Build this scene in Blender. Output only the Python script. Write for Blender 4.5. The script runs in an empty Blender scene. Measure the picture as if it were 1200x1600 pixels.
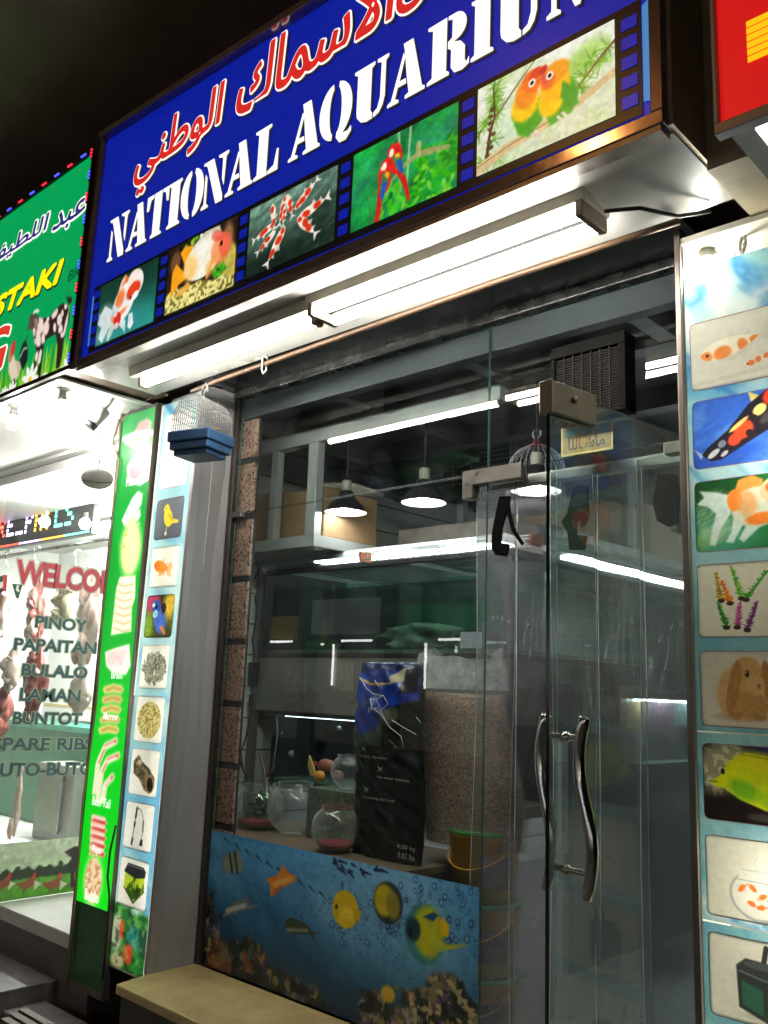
import bpy, math, random
import numpy as np
from mathutils import Vector, Matrix
S = bpy.context.scene
C = S.collection
R = math.radians
random.seed(5)

# ---------------------------------------------------------------- camera, world, exposure
# the camera is the origin; X runs along the shop fronts, Y goes into the shop, Z is up (pavement at -1.62)
FPX = 1407.42
yaw, pitch, roll = R(-43.067), R(11.248), R(2.195)
fw = Vector((math.sin(yaw)*math.cos(pitch), math.cos(yaw)*math.cos(pitch), math.sin(pitch)))
r0 = Vector((math.cos(yaw), -math.sin(yaw), 0)); u0 = r0.cross(fw)
rt = r0*math.cos(roll) + u0*math.sin(roll); up = -r0*math.sin(roll) + u0*math.cos(roll)
cam = bpy.data.cameras.new('camera'); camo = bpy.data.objects.new('camera', cam); C.objects.link(camo)
cam.sensor_fit = 'VERTICAL'; cam.sensor_height = 36; cam.lens = FPX/1600*36
cam.clip_start = 0.05; cam.clip_end = 500
m = Matrix((rt, up, -fw)).transposed().to_4x4(); camo.matrix_world = m
S.camera = camo
W = bpy.data.worlds.new('World'); S.world = W; W.use_nodes = True
nt = W.node_tree; bg = nt.nodes['Background']
sky = nt.nodes.new('ShaderNodeTexSky'); sky.sky_type = 'NISHITA'; sky.sun_disc = False
sky.sun_elevation = R(-7); sky.sun_rotation = R(200)
nt.links.new(sky.outputs[0], bg.inputs[0]); bg.inputs[1].default_value = 0.05
S.view_settings.view_transform = 'Standard'; S.view_settings.look = 'None'
S.view_settings.exposure = 0.0; S.view_settings.gamma = 1.0
S.cycles.max_bounces = 10; S.cycles.transparent_max_bounces = 40; S.cycles.diffuse_bounces = 4
S.cycles.glossy_bounces = 5; S.cycles.sample_clamp_indirect = 4.0; S.cycles.caustics_reflective = False
S.cycles.caustics_refractive = False; S.cycles.use_denoising = True

def ray(x, y): return rt*((x-600)/FPX) - up*((y-800)/FPX) + fw
def P(x, y, Y): d = ray(x, y); return d*(Y/d.y)          # photograph pixel -> point on the plane Y = const
def PX(x, y, X): d = ray(x, y); return d*(X/d.x)
def PZ(x, y, Z): d = ray(x, y); return d*(Z/d.z)

# ---------------------------------------------------------------- materials
def lin(c):
    c = [v/255 for v in c]
    return tuple(v/12.92 if v <= .04045 else ((v+.055)/1.055)**2.4 for v in c)
MATS = {}
def mat(name, col, rough=.5, metal=0, var=.25, scale=8, bump=0, spec=.5, stretch=(1,1,1), coat=0, detail=6):
    """principled surface with soft procedural variation of colour and roughness"""
    if name in MATS: return MATS[name]
    m = bpy.data.materials.new(name); m.use_nodes = True; t = m.node_tree; b = t.nodes['Principled BSDF']
    b.inputs['Roughness'].default_value = rough; b.inputs['Metallic'].default_value = metal
    b.inputs['Specular IOR Level'].default_value = spec; b.inputs['Coat Weight'].default_value = coat
    b.inputs['Base Color'].default_value = (*col, 1)
    if var or bump:
        co = t.nodes.new('ShaderNodeTexCoord'); mp = t.nodes.new('ShaderNodeMapping'); mp.inputs['Scale'].default_value = stretch
        nz = t.nodes.new('ShaderNodeTexNoise'); nz.inputs['Scale'].default_value = scale; nz.inputs['Detail'].default_value = detail
        nz.inputs['Roughness'].default_value = .62
        t.links.new(co.outputs['Object'], mp.inputs[0]); t.links.new(mp.outputs[0], nz.inputs['Vector'])
        cr = t.nodes.new('ShaderNodeValToRGB'); e = cr.color_ramp.elements
        e[0].position = .3; e[1].position = .72
        e[0].color = (*[v*(1-var) for v in col], 1); e[1].color = (*[min(1, v*(1+var*.6)) for v in col], 1)
        t.links.new(nz.outputs[0], cr.inputs[0]); t.links.new(cr.outputs[0], b.inputs['Base Color'])
        mr = t.nodes.new('ShaderNodeMapRange'); mr.inputs[3].default_value = max(.02, rough-.12*min(1, rough*3)); mr.inputs[4].default_value = min(1, rough+.12)
        t.links.new(nz.outputs[0], mr.inputs[0]); t.links.new(mr.outputs[0], b.inputs['Roughness'])
        if bump:
            bp = t.nodes.new('ShaderNodeBump'); bp.inputs['Strength'].default_value = bump; bp.inputs['Distance'].default_value = .01
            t.links.new(nz.outputs[0], bp.inputs['Height']); t.links.new(bp.outputs[0], b.inputs['Normal'])
    MATS[name] = m
    return m
def emit(name, col, s, sample=True):
    if name in MATS: return MATS[name]
    m = bpy.data.materials.new(name); m.use_nodes = True; b = m.node_tree.nodes['Principled BSDF']
    b.inputs['Base Color'].default_value = (*[min(.8, v*.6) for v in col], 1); b.inputs['Roughness'].default_value = .35
    b.inputs['Emission Color'].default_value = (*col, 1); b.inputs['Emission Strength'].default_value = s
    if not sample: m.cycles.emission_sampling = 'NONE'
    MATS[name] = m
    return m
def printed(name, mode, strength=1.0, base=.3, rough=.3):
    """printed film coloured by the vertex attribute Col; mode: glow (backlit sign), trans (lit by lamps behind), paper"""
    if name in MATS: return MATS[name]
    m = bpy.data.materials.new(name); m.use_nodes = True; t = m.node_tree; b = t.nodes['Principled BSDF']
    at = t.nodes.new('ShaderNodeAttribute'); at.attribute_name = 'Col'
    b.inputs['Roughness'].default_value = rough; b.inputs['Specular IOR Level'].default_value = .4
    if mode == 'glow':
        mx = t.nodes.new('ShaderNodeMix'); mx.data_type = 'RGBA'; mx.blend_type = 'MULTIPLY'; mx.inputs[0].default_value = 1
        mx.inputs[7].default_value = (base, base, base, 1); t.links.new(at.outputs[0], mx.inputs[6])
        t.links.new(mx.outputs[2], b.inputs['Base Color']); t.links.new(at.outputs[0], b.inputs['Emission Color'])
        b.inputs['Emission Strength'].default_value = strength
        m.cycles.emission_sampling = 'NONE'
    else:
        t.links.new(at.outputs[0], b.inputs['Base Color'])
        if mode == 'trans':
            tr = t.nodes.new('ShaderNodeBsdfTranslucent'); ms = t.nodes.new('ShaderNodeMixShader'); ms.inputs[0].default_value = .5
            t.links.new(at.outputs[0], tr.inputs[0])
            t.links.new(b.outputs[0], ms.inputs[1]); t.links.new(tr.outputs[0], ms.inputs[2])
            t.links.new(ms.outputs[0], t.nodes['Material Output'].inputs[0])
    MATS[name] = m
    return m
def glass(name, tint=(.93, .97, .96), ior=1.55, dirt=.03, dscale=3, rough=.0, wav=0.0, dcol=(.6,.65,.66), blur=0, brough=.2, edge=0, streak=1, film=0, thru=.5):
    """clear pane: see-through plus a Fresnel reflection on its outer faces, with a thin film of smears"""
    if name in MATS: return MATS[name]
    m = bpy.data.materials.new(name); m.use_nodes = True; t = m.node_tree
    for n in list(t.nodes):
        if n.type == 'BSDF_PRINCIPLED': t.nodes.remove(n)
    out = t.nodes['Material Output']
    tr = t.nodes.new('ShaderNodeBsdfTransparent'); tr.inputs[0].default_value = (*tint, 1)
    if blur:                                                 # hazy plastic also smears what is seen through it
        rf = t.nodes.new('ShaderNodeBsdfRefraction'); rf.inputs['Color'].default_value = (*tint, 1); rf.inputs['IOR'].default_value = 1.03; rf.inputs['Roughness'].default_value = brough
        mb_ = t.nodes.new('ShaderNodeMixShader'); mb_.inputs[0].default_value = blur
        t.links.new(tr.outputs[0], mb_.inputs[1]); t.links.new(rf.outputs[0], mb_.inputs[2]); tr = mb_
    gl = t.nodes.new('ShaderNodeBsdfGlossy'); gl.inputs['Roughness'].default_value = rough
    fr = t.nodes.new('ShaderNodeFresnel'); fr.inputs[0].default_value = ior
    ge = t.nodes.new('ShaderNodeNewGeometry')
    sb = t.nodes.new('ShaderNodeMath'); sb.operation = 'SUBTRACT'; sb.inputs[0].default_value = 1; t.links.new(ge.outputs['Backfacing'], sb.inputs[1])
    ml = t.nodes.new('ShaderNodeMath'); ml.operation = 'MULTIPLY'; t.links.new(fr.outputs[0], ml.inputs[0]); t.links.new(sb.outputs[0], ml.inputs[1])
    ms = t.nodes.new('ShaderNodeMixShader'); t.links.new(ml.outputs[0], ms.inputs[0]); t.links.new(tr.outputs[0], ms.inputs[1]); t.links.new(gl.outputs[0], ms.inputs[2])
    last = ms
    co = t.nodes.new('ShaderNodeTexCoord')
    nz = t.nodes.new('ShaderNodeTexNoise'); nz.inputs['Scale'].default_value = dscale; nz.inputs['Detail'].default_value = 8; nz.inputs['Roughness'].default_value = .7
    mp = t.nodes.new('ShaderNodeMapping'); mp.inputs['Scale'].default_value = (1, 1, streak); t.links.new(co.outputs['Object'], mp.inputs[0]); t.links.new(mp.outputs[0], nz.inputs['Vector'])
    if dirt:
        mr = t.nodes.new('ShaderNodeMapRange'); mr.inputs[1].default_value = .42; mr.inputs[2].default_value = .8
        mr.inputs[3].default_value = film; mr.inputs[4].default_value = dirt; t.links.new(nz.outputs[0], mr.inputs[0])
        di = t.nodes.new('ShaderNodeBsdfDiffuse'); di.inputs[0].default_value = (*dcol, 1)
        tl = t.nodes.new('ShaderNodeBsdfTranslucent'); tl.inputs[0].default_value = (*dcol, 1)
        mx = t.nodes.new('ShaderNodeMixShader'); mx.inputs[0].default_value = thru; t.links.new(di.outputs[0], mx.inputs[1]); t.links.new(tl.outputs[0], mx.inputs[2])
        m2 = t.nodes.new('ShaderNodeMixShader'); t.links.new(mr.outputs[0], m2.inputs[0]); t.links.new(ms.outputs[0], m2.inputs[1]); t.links.new(mx.outputs[0], m2.inputs[2])
        last = m2
    if edge:                                                 # pale colour mixed in towards the outline paints a bright rim highlight
        lw = t.nodes.new('ShaderNodeLayerWeight'); lw.inputs[0].default_value = .25
        pw = t.nodes.new('ShaderNodeMath'); pw.operation = 'MULTIPLY'; pw.inputs[1].default_value = edge; t.links.new(lw.outputs['Facing'], pw.inputs[0])
        d3 = t.nodes.new('ShaderNodeBsdfDiffuse'); d3.inputs[0].default_value = (*dcol, 1)
        m3 = t.nodes.new('ShaderNodeMixShader'); t.links.new(pw.outputs[0], m3.inputs[0]); t.links.new(last.outputs[0], m3.inputs[1]); t.links.new(d3.outputs[0], m3.inputs[2])
        last = m3
    if wav:
        n2 = t.nodes.new('ShaderNodeTexNoise'); n2.inputs['Scale'].default_value = 1.6; t.links.new(co.outputs['Object'], n2.inputs['Vector'])
        bp = t.nodes.new('ShaderNodeBump'); bp.inputs['Strength'].default_value = wav; bp.inputs['Distance'].default_value = .05
        t.links.new(n2.outputs[0], bp.inputs['Height']); t.links.new(bp.outputs[0], gl.inputs['Normal'])
    t.links.new(last.outputs[0], out.inputs[0])
    MATS[name] = m
    return m

# ---------------------------------------------------------------- mesh building
class MB:
    def __init__(s): s.v = []; s.f = []; s.m = []; s.s = []
    def add(s, vs, fs, mi=0, smooth=False, M=None):
        o = len(s.v)
        if M is not None: vs = [M @ Vector(v) for v in vs]
        s.v += [tuple(v) for v in vs]
        for f in fs: s.f.append([i+o for i in f]); s.m.append(mi); s.s.append(smooth)
        return s
    def box(s, x0, x1, y0, y1, z0, z1, mi=0, M=None):
        vs = [(x0,y0,z0),(x1,y0,z0),(x1,y1,z0),(x0,y1,z0),(x0,y0,z1),(x1,y0,z1),(x1,y1,z1),(x0,y1,z1)]
        return s.add(vs, [(0,3,2,1),(4,5,6,7),(0,1,5,4),(1,2,6,5),(2,3,7,6),(3,0,4,7)], mi, False, M)
    def prism(s, poly, c0, c1, axis='Y', mi=0, M=None):
        """polygon (a,b) extruded along axis from c0 to c1: Y -> (x,z), X -> (y,z), Z -> (x,y)"""
        a = sum(p[0]*q[1]-q[0]*p[1] for p, q in zip(poly, poly[1:]+poly[:1]))
        if (a < 0) != (axis == 'X' and False): poly = poly[::-1]
        g = {'Y': lambda p, c: (p[0], c, p[1]), 'X': lambda p, c: (c, p[0], p[1]), 'Z': lambda p, c: (p[0], p[1], c)}[axis]
        n = len(poly); lo, hi = min(c0, c1), max(c0, c1)
        vs = [g(p, lo) for p in poly] + [g(p, hi) for p in poly]
        F = [list(range(n)), list(range(2*n-1, n-1, -1))] + [(i, i+n, (i+1) % n+n, (i+1) % n) for i in range(n)]
        if axis != 'Y': F = [list(f)[::-1] for f in F]
        return s.add(vs, F, mi, False, M)
    def tube(s, pts, r, n=8, mi=0, smooth=True, M=None, cap=True):
        pts = [Vector(p) for p in pts]; k = len(pts)
        rs = r if isinstance(r, (list, tuple)) else [r]*k
        vs = []; fr = None
        for i, p in enumerate(pts):
            d = (pts[min(i+1, k-1)]-pts[max(i-1, 0)]).normalized()
            if fr is None: a = d.orthogonal().normalized()
            else: a = (fr - d*fr.dot(d)).normalized()
            fr = a; b = d.cross(a)
            vs += [p + (a*math.cos(2*math.pi*j/n) + b*math.sin(2*math.pi*j/n))*rs[i] for j in range(n)]
        F = [(i*n+j, i*n+(j+1) % n, (i+1)*n+(j+1) % n, (i+1)*n+j) for i in range(k-1) for j in range(n)]
        s.add(vs, F, mi, smooth, M)
        if cap: o = len(s.v)-k*n; s.f += [[o+j for j in range(n)][::-1], [o+(k-1)*n+j for j in range(n)]]; s.m += [mi, mi]; s.s += [False, False]
        return s
    def lathe(s, prof, c=(0,0,0), n=24, mi=0, M=None, smooth=True):
        """profile (radius, height) turned about Z at c"""
        vs = [(c[0]+r*math.cos(2*math.pi*j/n), c[1]+r*math.sin(2*math.pi*j/n), c[2]+z) for r, z in prof for j in range(n)]
        F = [(i*n+j, i*n+(j+1) % n, (i+1)*n+(j+1) % n, (i+1)*n+j) for i in range(len(prof)-1) for j in range(n)]
        return s.add(vs, F, mi, smooth, M)
    def lump(s, c, rx, ry, rz, seed, n=20, k=14, amp=.22, fr=2.2, mi=0, shape=None):
        """an uneven soft body (meat, sack): ellipsoid pushed about by smooth noise"""
        rg = random.Random(seed); ph = [(Vector((rg.uniform(-1,1), rg.uniform(-1,1), rg.uniform(-1,1)))*fr*(1+j*.8), rg.uniform(0,6), 1/(1+j*.7)) for j in range(6)]
        vs = []
        for i in range(k+1):
            th = math.pi*i/k
            for j in range(n):
                f = 2*math.pi*j/n
                d = Vector((math.sin(th)*math.cos(f), math.sin(th)*math.sin(f), math.cos(th)))
                q = 1+amp*sum(a*math.sin(w.dot(d)+p) for w, p, a in ph)/2
                h = shape(d.z) if shape else 1
                vs.append((c[0]+d.x*rx*q*h, c[1]+d.y*ry*q*h, c[2]+d.z*rz*(1+.3*(q-1))))
        F = [(i*n+j, (i+1)*n+j, (i+1)*n+(j+1) % n, i*n+(j+1) % n) for i in range(k) for j in range(n)]
        return s.add(vs, F, mi, True)
    def build(s, name, mats, parent=None, bevel=0, sub=0):
        me = bpy.data.meshes.new(name); me.from_pydata(s.v, [], s.f)
        if not isinstance(mats, (list, tuple)): mats = [mats]
        for x in mats: me.materials.append(x)
        me.polygons.foreach_set('material_index', s.m); me.polygons.foreach_set('use_smooth', s.s); me.update()
        o = bpy.data.objects.new(name, me); C.objects.link(o)
        if parent is not None:
            o.parent = parent
            o.matrix_parent_inverse = Matrix.Translation(-parent.location)
        if bevel:
            b = o.modifiers.new('bevel', 'BEVEL'); b.width = bevel; b.segments = 2; b.limit_method = 'ANGLE'; b.angle_limit = R(40)
        return o
def tag(o, label, cat, group=None, kind=None):
    if label: o['label'] = label
    if cat: o['category'] = cat
    if group: o['group'] = group
    if kind: o['kind'] = kind
    return o
def thing(name, label, cat, loc=(0,0,0), group=None):
    o = bpy.data.objects.new(name, None); C.objects.link(o); o.location = loc; o.empty_display_size = .1
    return tag(o, label, cat, group)
def struct(o): o['kind'] = 'structure'; return o
def copy_tree(o, parent=None):
    c = o.copy(); C.objects.link(c)
    if parent is not None: c.parent = parent; c.matrix_parent_inverse = o.matrix_parent_inverse
    for ch in list(o.children): copy_tree(ch, c)
    return c

# lettering: Blender's own font as mesh, fitted into a box on a plane
def glyphs(body, off=0, shear=0, space=1):
    cu = bpy.data.curves.new('lettering', 'FONT'); cu.body = body; cu.size = 1; cu.offset = off; cu.shear = shear; cu.space_character = space
    cu.resolution_u = 4
    o = bpy.data.objects.new('lettering', cu); C.objects.link(o)
    d = bpy.context.evaluated_depsgraph_get(); d.update()
    me = bpy.data.meshes.new_from_object(o.evaluated_get(d))
    vs = [(v.co.x, v.co.y) for v in me.vertices]; fs = [list(p.vertices) for p in me.polygons]
    bpy.data.objects.remove(o); bpy.data.curves.remove(cu); bpy.data.meshes.remove(me)
    return vs, fs
def write(mb, body, o, U, V, w, h, off=0, shear=0, mi=0, dx=0, dy=0, space=1, lift=0, ref=None):
    """text stretched to w x h with its lower left corner at o; U, V unit vectors; ref keeps the fit of the unfattened text"""
    vs, fs = glyphs(body, off, shear, space)
    rv = glyphs(body, ref, shear, space)[0] if ref is not None else vs
    x0 = min(v[0] for v in rv); x1 = max(v[0] for v in rv); y0 = min(v[1] for v in rv); y1 = max(v[1] for v in rv)
    U = Vector(U); V = Vector(V); N = U.cross(V)
    pts = [Vector(o) + U*((v[0]-x0)/(x1-x0)*w+dx) + V*((v[1]-y0)/(y1-y0)*h+dy) + N*lift for v in vs]
    return mb.add(pts, fs, mi)

def write_fat(mb, body, o, U, V, w, h, rad, shear=0, dx=0, dy=0, lift=0, n=14):
    """the same text widened evenly: copies set round a small circle, each a hair above the last"""
    vs, fs = glyphs(body, 0, shear)
    x0 = min(v[0] for v in vs); x1 = max(v[0] for v in vs); y0 = min(v[1] for v in vs); y1 = max(v[1] for v in vs)
    U = Vector(U); V = Vector(V); N = U.cross(V)
    for i in range(n+1):
        a = 2*math.pi*i/n; r = rad if i < n else 0
        mb.add([Vector(o)+U*((v[0]-x0)/(x1-x0)*w+dx+r*math.cos(a))+V*((v[1]-y0)/(y1-y0)*h+dy+r*math.sin(a))+N*(lift+.00006*i) for v in vs], fs)
    return mb

# ---------------------------------------------------------------- painting printed pictures
class Pic:
    """a small numpy canvas, x in [0, asp], y in [0, 1] upwards, colours 0-255"""
    def __init__(s, asp, res, col=(255,255,255)):
        s.asp = asp; s.h = res*2; s.w = int(res*asp)*2
        s.x, s.y = np.meshgrid((np.arange(s.w)+.5)/s.w*asp, (np.arange(s.h)+.5)/s.h)
        s.a = np.ones((s.h, s.w, 3))*np.array(col, float); s.rs = np.random.RandomState(3)
        s.clip = 1.0
    def put(s, m, col, al=1.0):
        m = np.clip(m, 0, 1)*al*s.clip
        s.a += (np.asarray(col, float)-s.a)*m[..., None]
    def grad(s, c0, c1, ax=1, p=1.0):
        t = ((s.y if ax else s.x/s.asp)**p)[..., None]; s.a = np.array(c0)*(1-t)+np.array(c1)*t
    def noise(s, sc, seed=0, st=(1,1), rot=0, oct=4):
        r = np.random.RandomState(seed); out = 0; amp = 1; tot = 0
        cx, sx = math.cos(rot), math.sin(rot)
        X = (s.x*cx+s.y*sx)*st[0]; Y = (-s.x*sx+s.y*cx)*st[1]
        for _ in range(oct):
            g = r.rand(64, 64); u = X*sc+100; v = Y*sc+100
            i = np.floor(u).astype(int); j = np.floor(v).astype(int); f = u-i; q = v-j
            f = f*f*(3-2*f); q = q*q*(3-2*q)
            G = lambda a, b: g[(j+b) % 64, (i+a) % 64]
            out = out+amp*((G(0,0)*(1-f)+G(1,0)*f)*(1-q)+(G(0,1)*(1-f)+G(1,1)*f)*q); tot += amp
            sc *= 2; amp *= .5
        return out/tot
    def mottle(s, sc, amt, seed=0, st=(1,1), rot=0, tint=(1,1,1), m=1.0):
        n = (s.noise(sc, seed, st, rot)-.5)*2*amt
        s.a *= 1+(n*m)[..., None]*np.array(tint) if not np.isscalar(m) else 1+n[..., None]*np.array(tint)*m
    def ell(s, cx, cy, rx, ry, rot=0, soft=.12):
        c, k = math.cos(rot), math.sin(rot); dx = s.x-cx; dy = s.y-cy
        d = np.sqrt(((dx*c+dy*k)/rx)**2+((-dx*k+dy*c)/ry)**2)
        return np.clip((1-d)/soft+.5, 0, 1)
    def poly(s, pts, soft=.008):
        px = s.x; py = s.y; ins = np.zeros(px.shape, bool); dist = np.full(px.shape, 9.)
        for (ax, ay), (bx, by) in zip(pts, list(pts[1:])+[pts[0]]):
            if ay != by:
                c = ((ay > py) != (by > py)) & (px < (bx-ax)*(py-ay)/(by-ay)+ax); ins ^= c
            ex, ey = bx-ax, by-ay; l = ex*ex+ey*ey+1e-12
            t = np.clip(((px-ax)*ex+(py-ay)*ey)/l, 0, 1)
            dist = np.minimum(dist, np.hypot(px-ax-t*ex, py-ay-t*ey))
        return np.clip(np.where(ins, dist, -dist)/soft+.5, 0, 1)
    def line(s, pts, w, soft=.006):
        m = np.zeros(s.x.shape); k = len(pts)-1
        ws = w if isinstance(w, (list, tuple)) else [w]*(k+1)
        for i in range(k):
            (ax, ay), (bx, by) = pts[i], pts[i+1]; ex, ey = bx-ax, by-ay
            t = np.clip(((s.x-ax)*ex+(s.y-ay)*ey)/(ex*ex+ey*ey+1e-12), 0, 1)
            d = np.hypot(s.x-ax-t*ex, s.y-ay-t*ey)
            m = np.maximum(m, np.clip((ws[i]+(ws[i+1]-ws[i])*t-d)/soft+.5, 0, 1))
        return m
    def rrect(s, x0, x1, y0, y1, r, soft=.004):
        dx = np.abs(s.x-(x0+x1)/2)-(x1-x0)/2+r; dy = np.abs(s.y-(y0+y1)/2)-(y1-y0)/2+r
        d = np.hypot(np.maximum(dx, 0), np.maximum(dy, 0))+np.minimum(np.maximum(dx, dy), 0)-r
        return np.clip(-d/soft+.5, 0, 1)
    def loc(s, cx, cy, L, ang, flip=1):
        """local frame for a figure: returns a function from figure coordinates to the canvas"""
        c, k = math.cos(ang), math.sin(ang)
        return lambda pts: [(cx+(x*flip*c-y*k)*L, cy+(x*flip*k+y*c)*L) for x, y in pts]
    def fish(s, cx, cy, L, ang=0, flip=1, col=(240,240,230), hgt=.16, patches=(), pcol=(220,70,20), fin=None, tail='fork', dorsal=.1, eye=True, soft=.012, shade=True, belly=None):
        T = s.loc(cx, cy, L, ang, flip); fin = fin or col; n = 14
        if tail == 'fork': s.put(s.poly(T([(-.33,0),(-.52,.15),(-.46,0),(-.52,-.15)]), soft), fin)
        elif tail == 'fan': s.put(s.poly(T([(-.25,.05),(-.42,.2),(-.62,.22),(-.55,.05),(-.6,-.12),(-.45,-.28),(-.25,-.05)]), soft), fin, .85)
        if dorsal: s.put(s.poly(T([(.15,hgt*.8),(.08,hgt+dorsal),(-.2,hgt*.7+dorsal*.6),(-.28,hgt*.4)]), soft), fin, .85)
        s.put(s.poly(T([(.1,-hgt*.7),(-.02,-hgt-.09),(-.08,-hgt*.7)]), soft), fin, .8)
        s.put(s.poly(T([(-.15,-hgt*.5),(-.24,-hgt*.5-.09),(-.26,-hgt*.3)]), soft), fin, .8)
        up_ = [(.5-i/n*.86, hgt*math.sin(math.pi*min(1, (i/n)**.75*.97+.03))**.8) for i in range(n+1)]
        body = up_ + [(x, -y*.95) for x, y in up_[::-1]]
        m = s.poly(T(body), soft); s.put(m, col)
        oc = s.clip; s.clip = m*oc
        if belly: s.put(s.poly(T([(x, y-hgt*.9) for x, y in body]), .05), belly)
        for i, (px, py, pr, pq) in enumerate(patches):
            (qx, qy), = T([(px, py)]); s.put(s.ell(qx, qy, pr*L, pq*L, ang*1.0+.3*(i % 3-1), .35), pcol)
        if shade:
            s.put(s.noise(26/L*.3, 9)*.5, [v*.75 for v in col], .5)
        s.clip = oc
        if eye:
            (ex, ey), = T([(.4, hgt*.15)]); s.put(s.ell(ex, ey, .025*L, .025*L), (20,15,15))
        return m
    def out(s):
        s.a *= 1+(s.rs.rand(s.h, s.w, 1)-.5)*.10             # print grain
        a = s.a.reshape(s.h//2, 2, s.w//2, 2, 3).mean((1, 3)); return np.clip(a, 0, 255)
def sheet(name, pic, o, U, V, w, h, material, parent=None, mask=None, holes=()):
    """the picture as a fine grid of vertices carrying its colours"""
    a = pic.out() if isinstance(pic, Pic) else pic
    ny, nx = a.shape[:2]
    c = a/255.0; c = np.where(c <= .04045, c/12.92, ((c+.055)/1.055)**2.4)
    U = np.array(Vector(U)); V = np.array(Vector(V)); o = np.array(Vector(o))
    gx, gy = np.meshgrid(np.linspace(0, w, nx), np.linspace(0, h, ny))
    co = o + gx[..., None]*U + gy[..., None]*V
    idx = np.arange(nx*ny).reshape(ny, nx)
    q = np.stack([idx[:-1,:-1], idx[:-1,1:], idx[1:,1:], idx[1:,:-1]], -1).reshape(-1, 4)
    if mask is not None:
        r = mask*h  # rounded corners of this share of the height
        dx = np.abs(gx-w/2)-w/2+r; dy = np.abs(gy-h/2)-h/2+r
        ok = (np.hypot(np.maximum(dx, 0), np.maximum(dy, 0)) <= r+1e-6).reshape(-1)
        q = q[ok[q].all(1)]
    for a0, a1, b0, b1 in holes:                             # openings behind pictures set into the print
        r = .06*(b1-b0)
        dx = np.abs(gx-(a0+a1)/2)-(a1-a0)/2+r; dy = np.abs(gy-(b0+b1)/2)-(b1-b0)/2+r
        ins = (np.hypot(np.maximum(dx, 0), np.maximum(dy, 0))+np.minimum(np.maximum(dx, dy), 0) <= r-.002).reshape(-1)
        q = q[~ins[q].all(1)]
    me = bpy.data.meshes.new(name); me.from_pydata(co.reshape(-1, 3).tolist(), [], q.tolist())
    at = me.color_attributes.new('Col', 'FLOAT_COLOR', 'POINT')
    at.data.foreach_set('color', np.concatenate([c.reshape(-1, 3), np.ones((nx*ny, 1))], 1).astype(np.float32).ravel())
    me.materials.append(material); me.update()
    ob = bpy.data.objects.new(name, me); C.objects.link(ob)
    if parent is not None: ob.parent = parent; ob.matrix_parent_inverse = Matrix.Translation(-parent.location)
    return ob
# ---------------------------------------------------------------- common materials
alu = mat('brushed_aluminium', (.36,.36,.36), .5, .5, .12, 30, .03, stretch=(1,1,.05))
alud = mat('dark_anodised', (.10,.085,.08), .32, .8, .2, 20)
chrome = mat('chrome', (.75,.74,.73), .07, 1, .05, 10)
greyp = mat('grey_composite_panel', (.36,.36,.365), .58, 0, .26, 2.2, .02, spec=.3, stretch=(1,1,.35), detail=10)
white = mat('white_paint', (.74,.74,.70), .5, 0, .10, 4)
whitel = mat('white_laminate', (.34,.35,.35), .35, 0, .12, 5)
black = mat('black_plastic', (.012,.012,.013), .38, 0, .3, 20)
dgrey = mat('dark_grey_plastic', (.045,.045,.047), .42, 0, .25, 15)
brown = mat('dark_brown_paint', (.08,.055,.035), .6, 0, .35, 2.5, .1)
copper = mat('brown_pipe', (.10,.055,.03), .45, .3, .35, 12, .1, stretch=(.4,1,1))
marblem = mat('pale_marble', (.62,.62,.60), .18, 0, .12, 2.2)
cable = mat('cable_black', (.014,.013,.013), .5, 0, .1)
cablet = mat('cable_tan', (.28,.22,.13), .55, 0, .2)
card = mat('cardboard', (.30,.185,.095), .8, 0, .2, 6, .05)
gpane = glass('shop_glass', dirt=.022, dscale=3.0, streak=.35, ior=1.6)
gdoor = glass('door_glass', tint=(.88,.95,.92), dirt=.11, film=.012, dscale=3.5, ior=1.62, streak=.3)
gedge = mat('glass_edge', (.06,.14,.12), .15, 0, .2, 4)
gdark = mat('glass_edge_dark', (.008,.016,.014), .12, 0, .2, 4)
def granite():
    m = mat('pink_granite', (.30,.20,.155), .45, 0, .1, 30)
    t = m.node_tree; b = t.nodes['Principled BSDF']
    co = t.nodes.new('ShaderNodeTexCoord')
    vo = t.nodes.new('ShaderNodeTexVoronoi'); vo.inputs['Scale'].default_value = 110; t.links.new(co.outputs['Object'], vo.inputs['Vector'])
    cr = t.nodes.new('ShaderNodeValToRGB'); cr.color_ramp.interpolation = 'CONSTANT'; e = cr.color_ramp.elements
    e[0].color = (.06,.035,.03,1); e[1].position = .16; e[1].color = (.36,.21,.155,1)
    for p, c in ((.5,(.46,.29,.22,1)), (.8,(.26,.14,.10,1))): k = e.new(p); k.color = c
    sp = t.nodes.new('ShaderNodeSeparateColor'); t.links.new(vo.outputs['Color'], sp.inputs[0]); t.links.new(sp.outputs[0], cr.inputs[0])
    t.links.new(cr.outputs[0], b.inputs['Base Color'])
    return m
gran = granite()
def slats():
    m = bpy.data.materials.new('white_slatwall'); m.use_nodes = True; t = m.node_tree; b = t.nodes['Principled BSDF']
    b.inputs['Base Color'].default_value = (.55,.56,.54,1); b.inputs['Roughness'].default_value = .4
    return m
slatm = slats()
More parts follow.
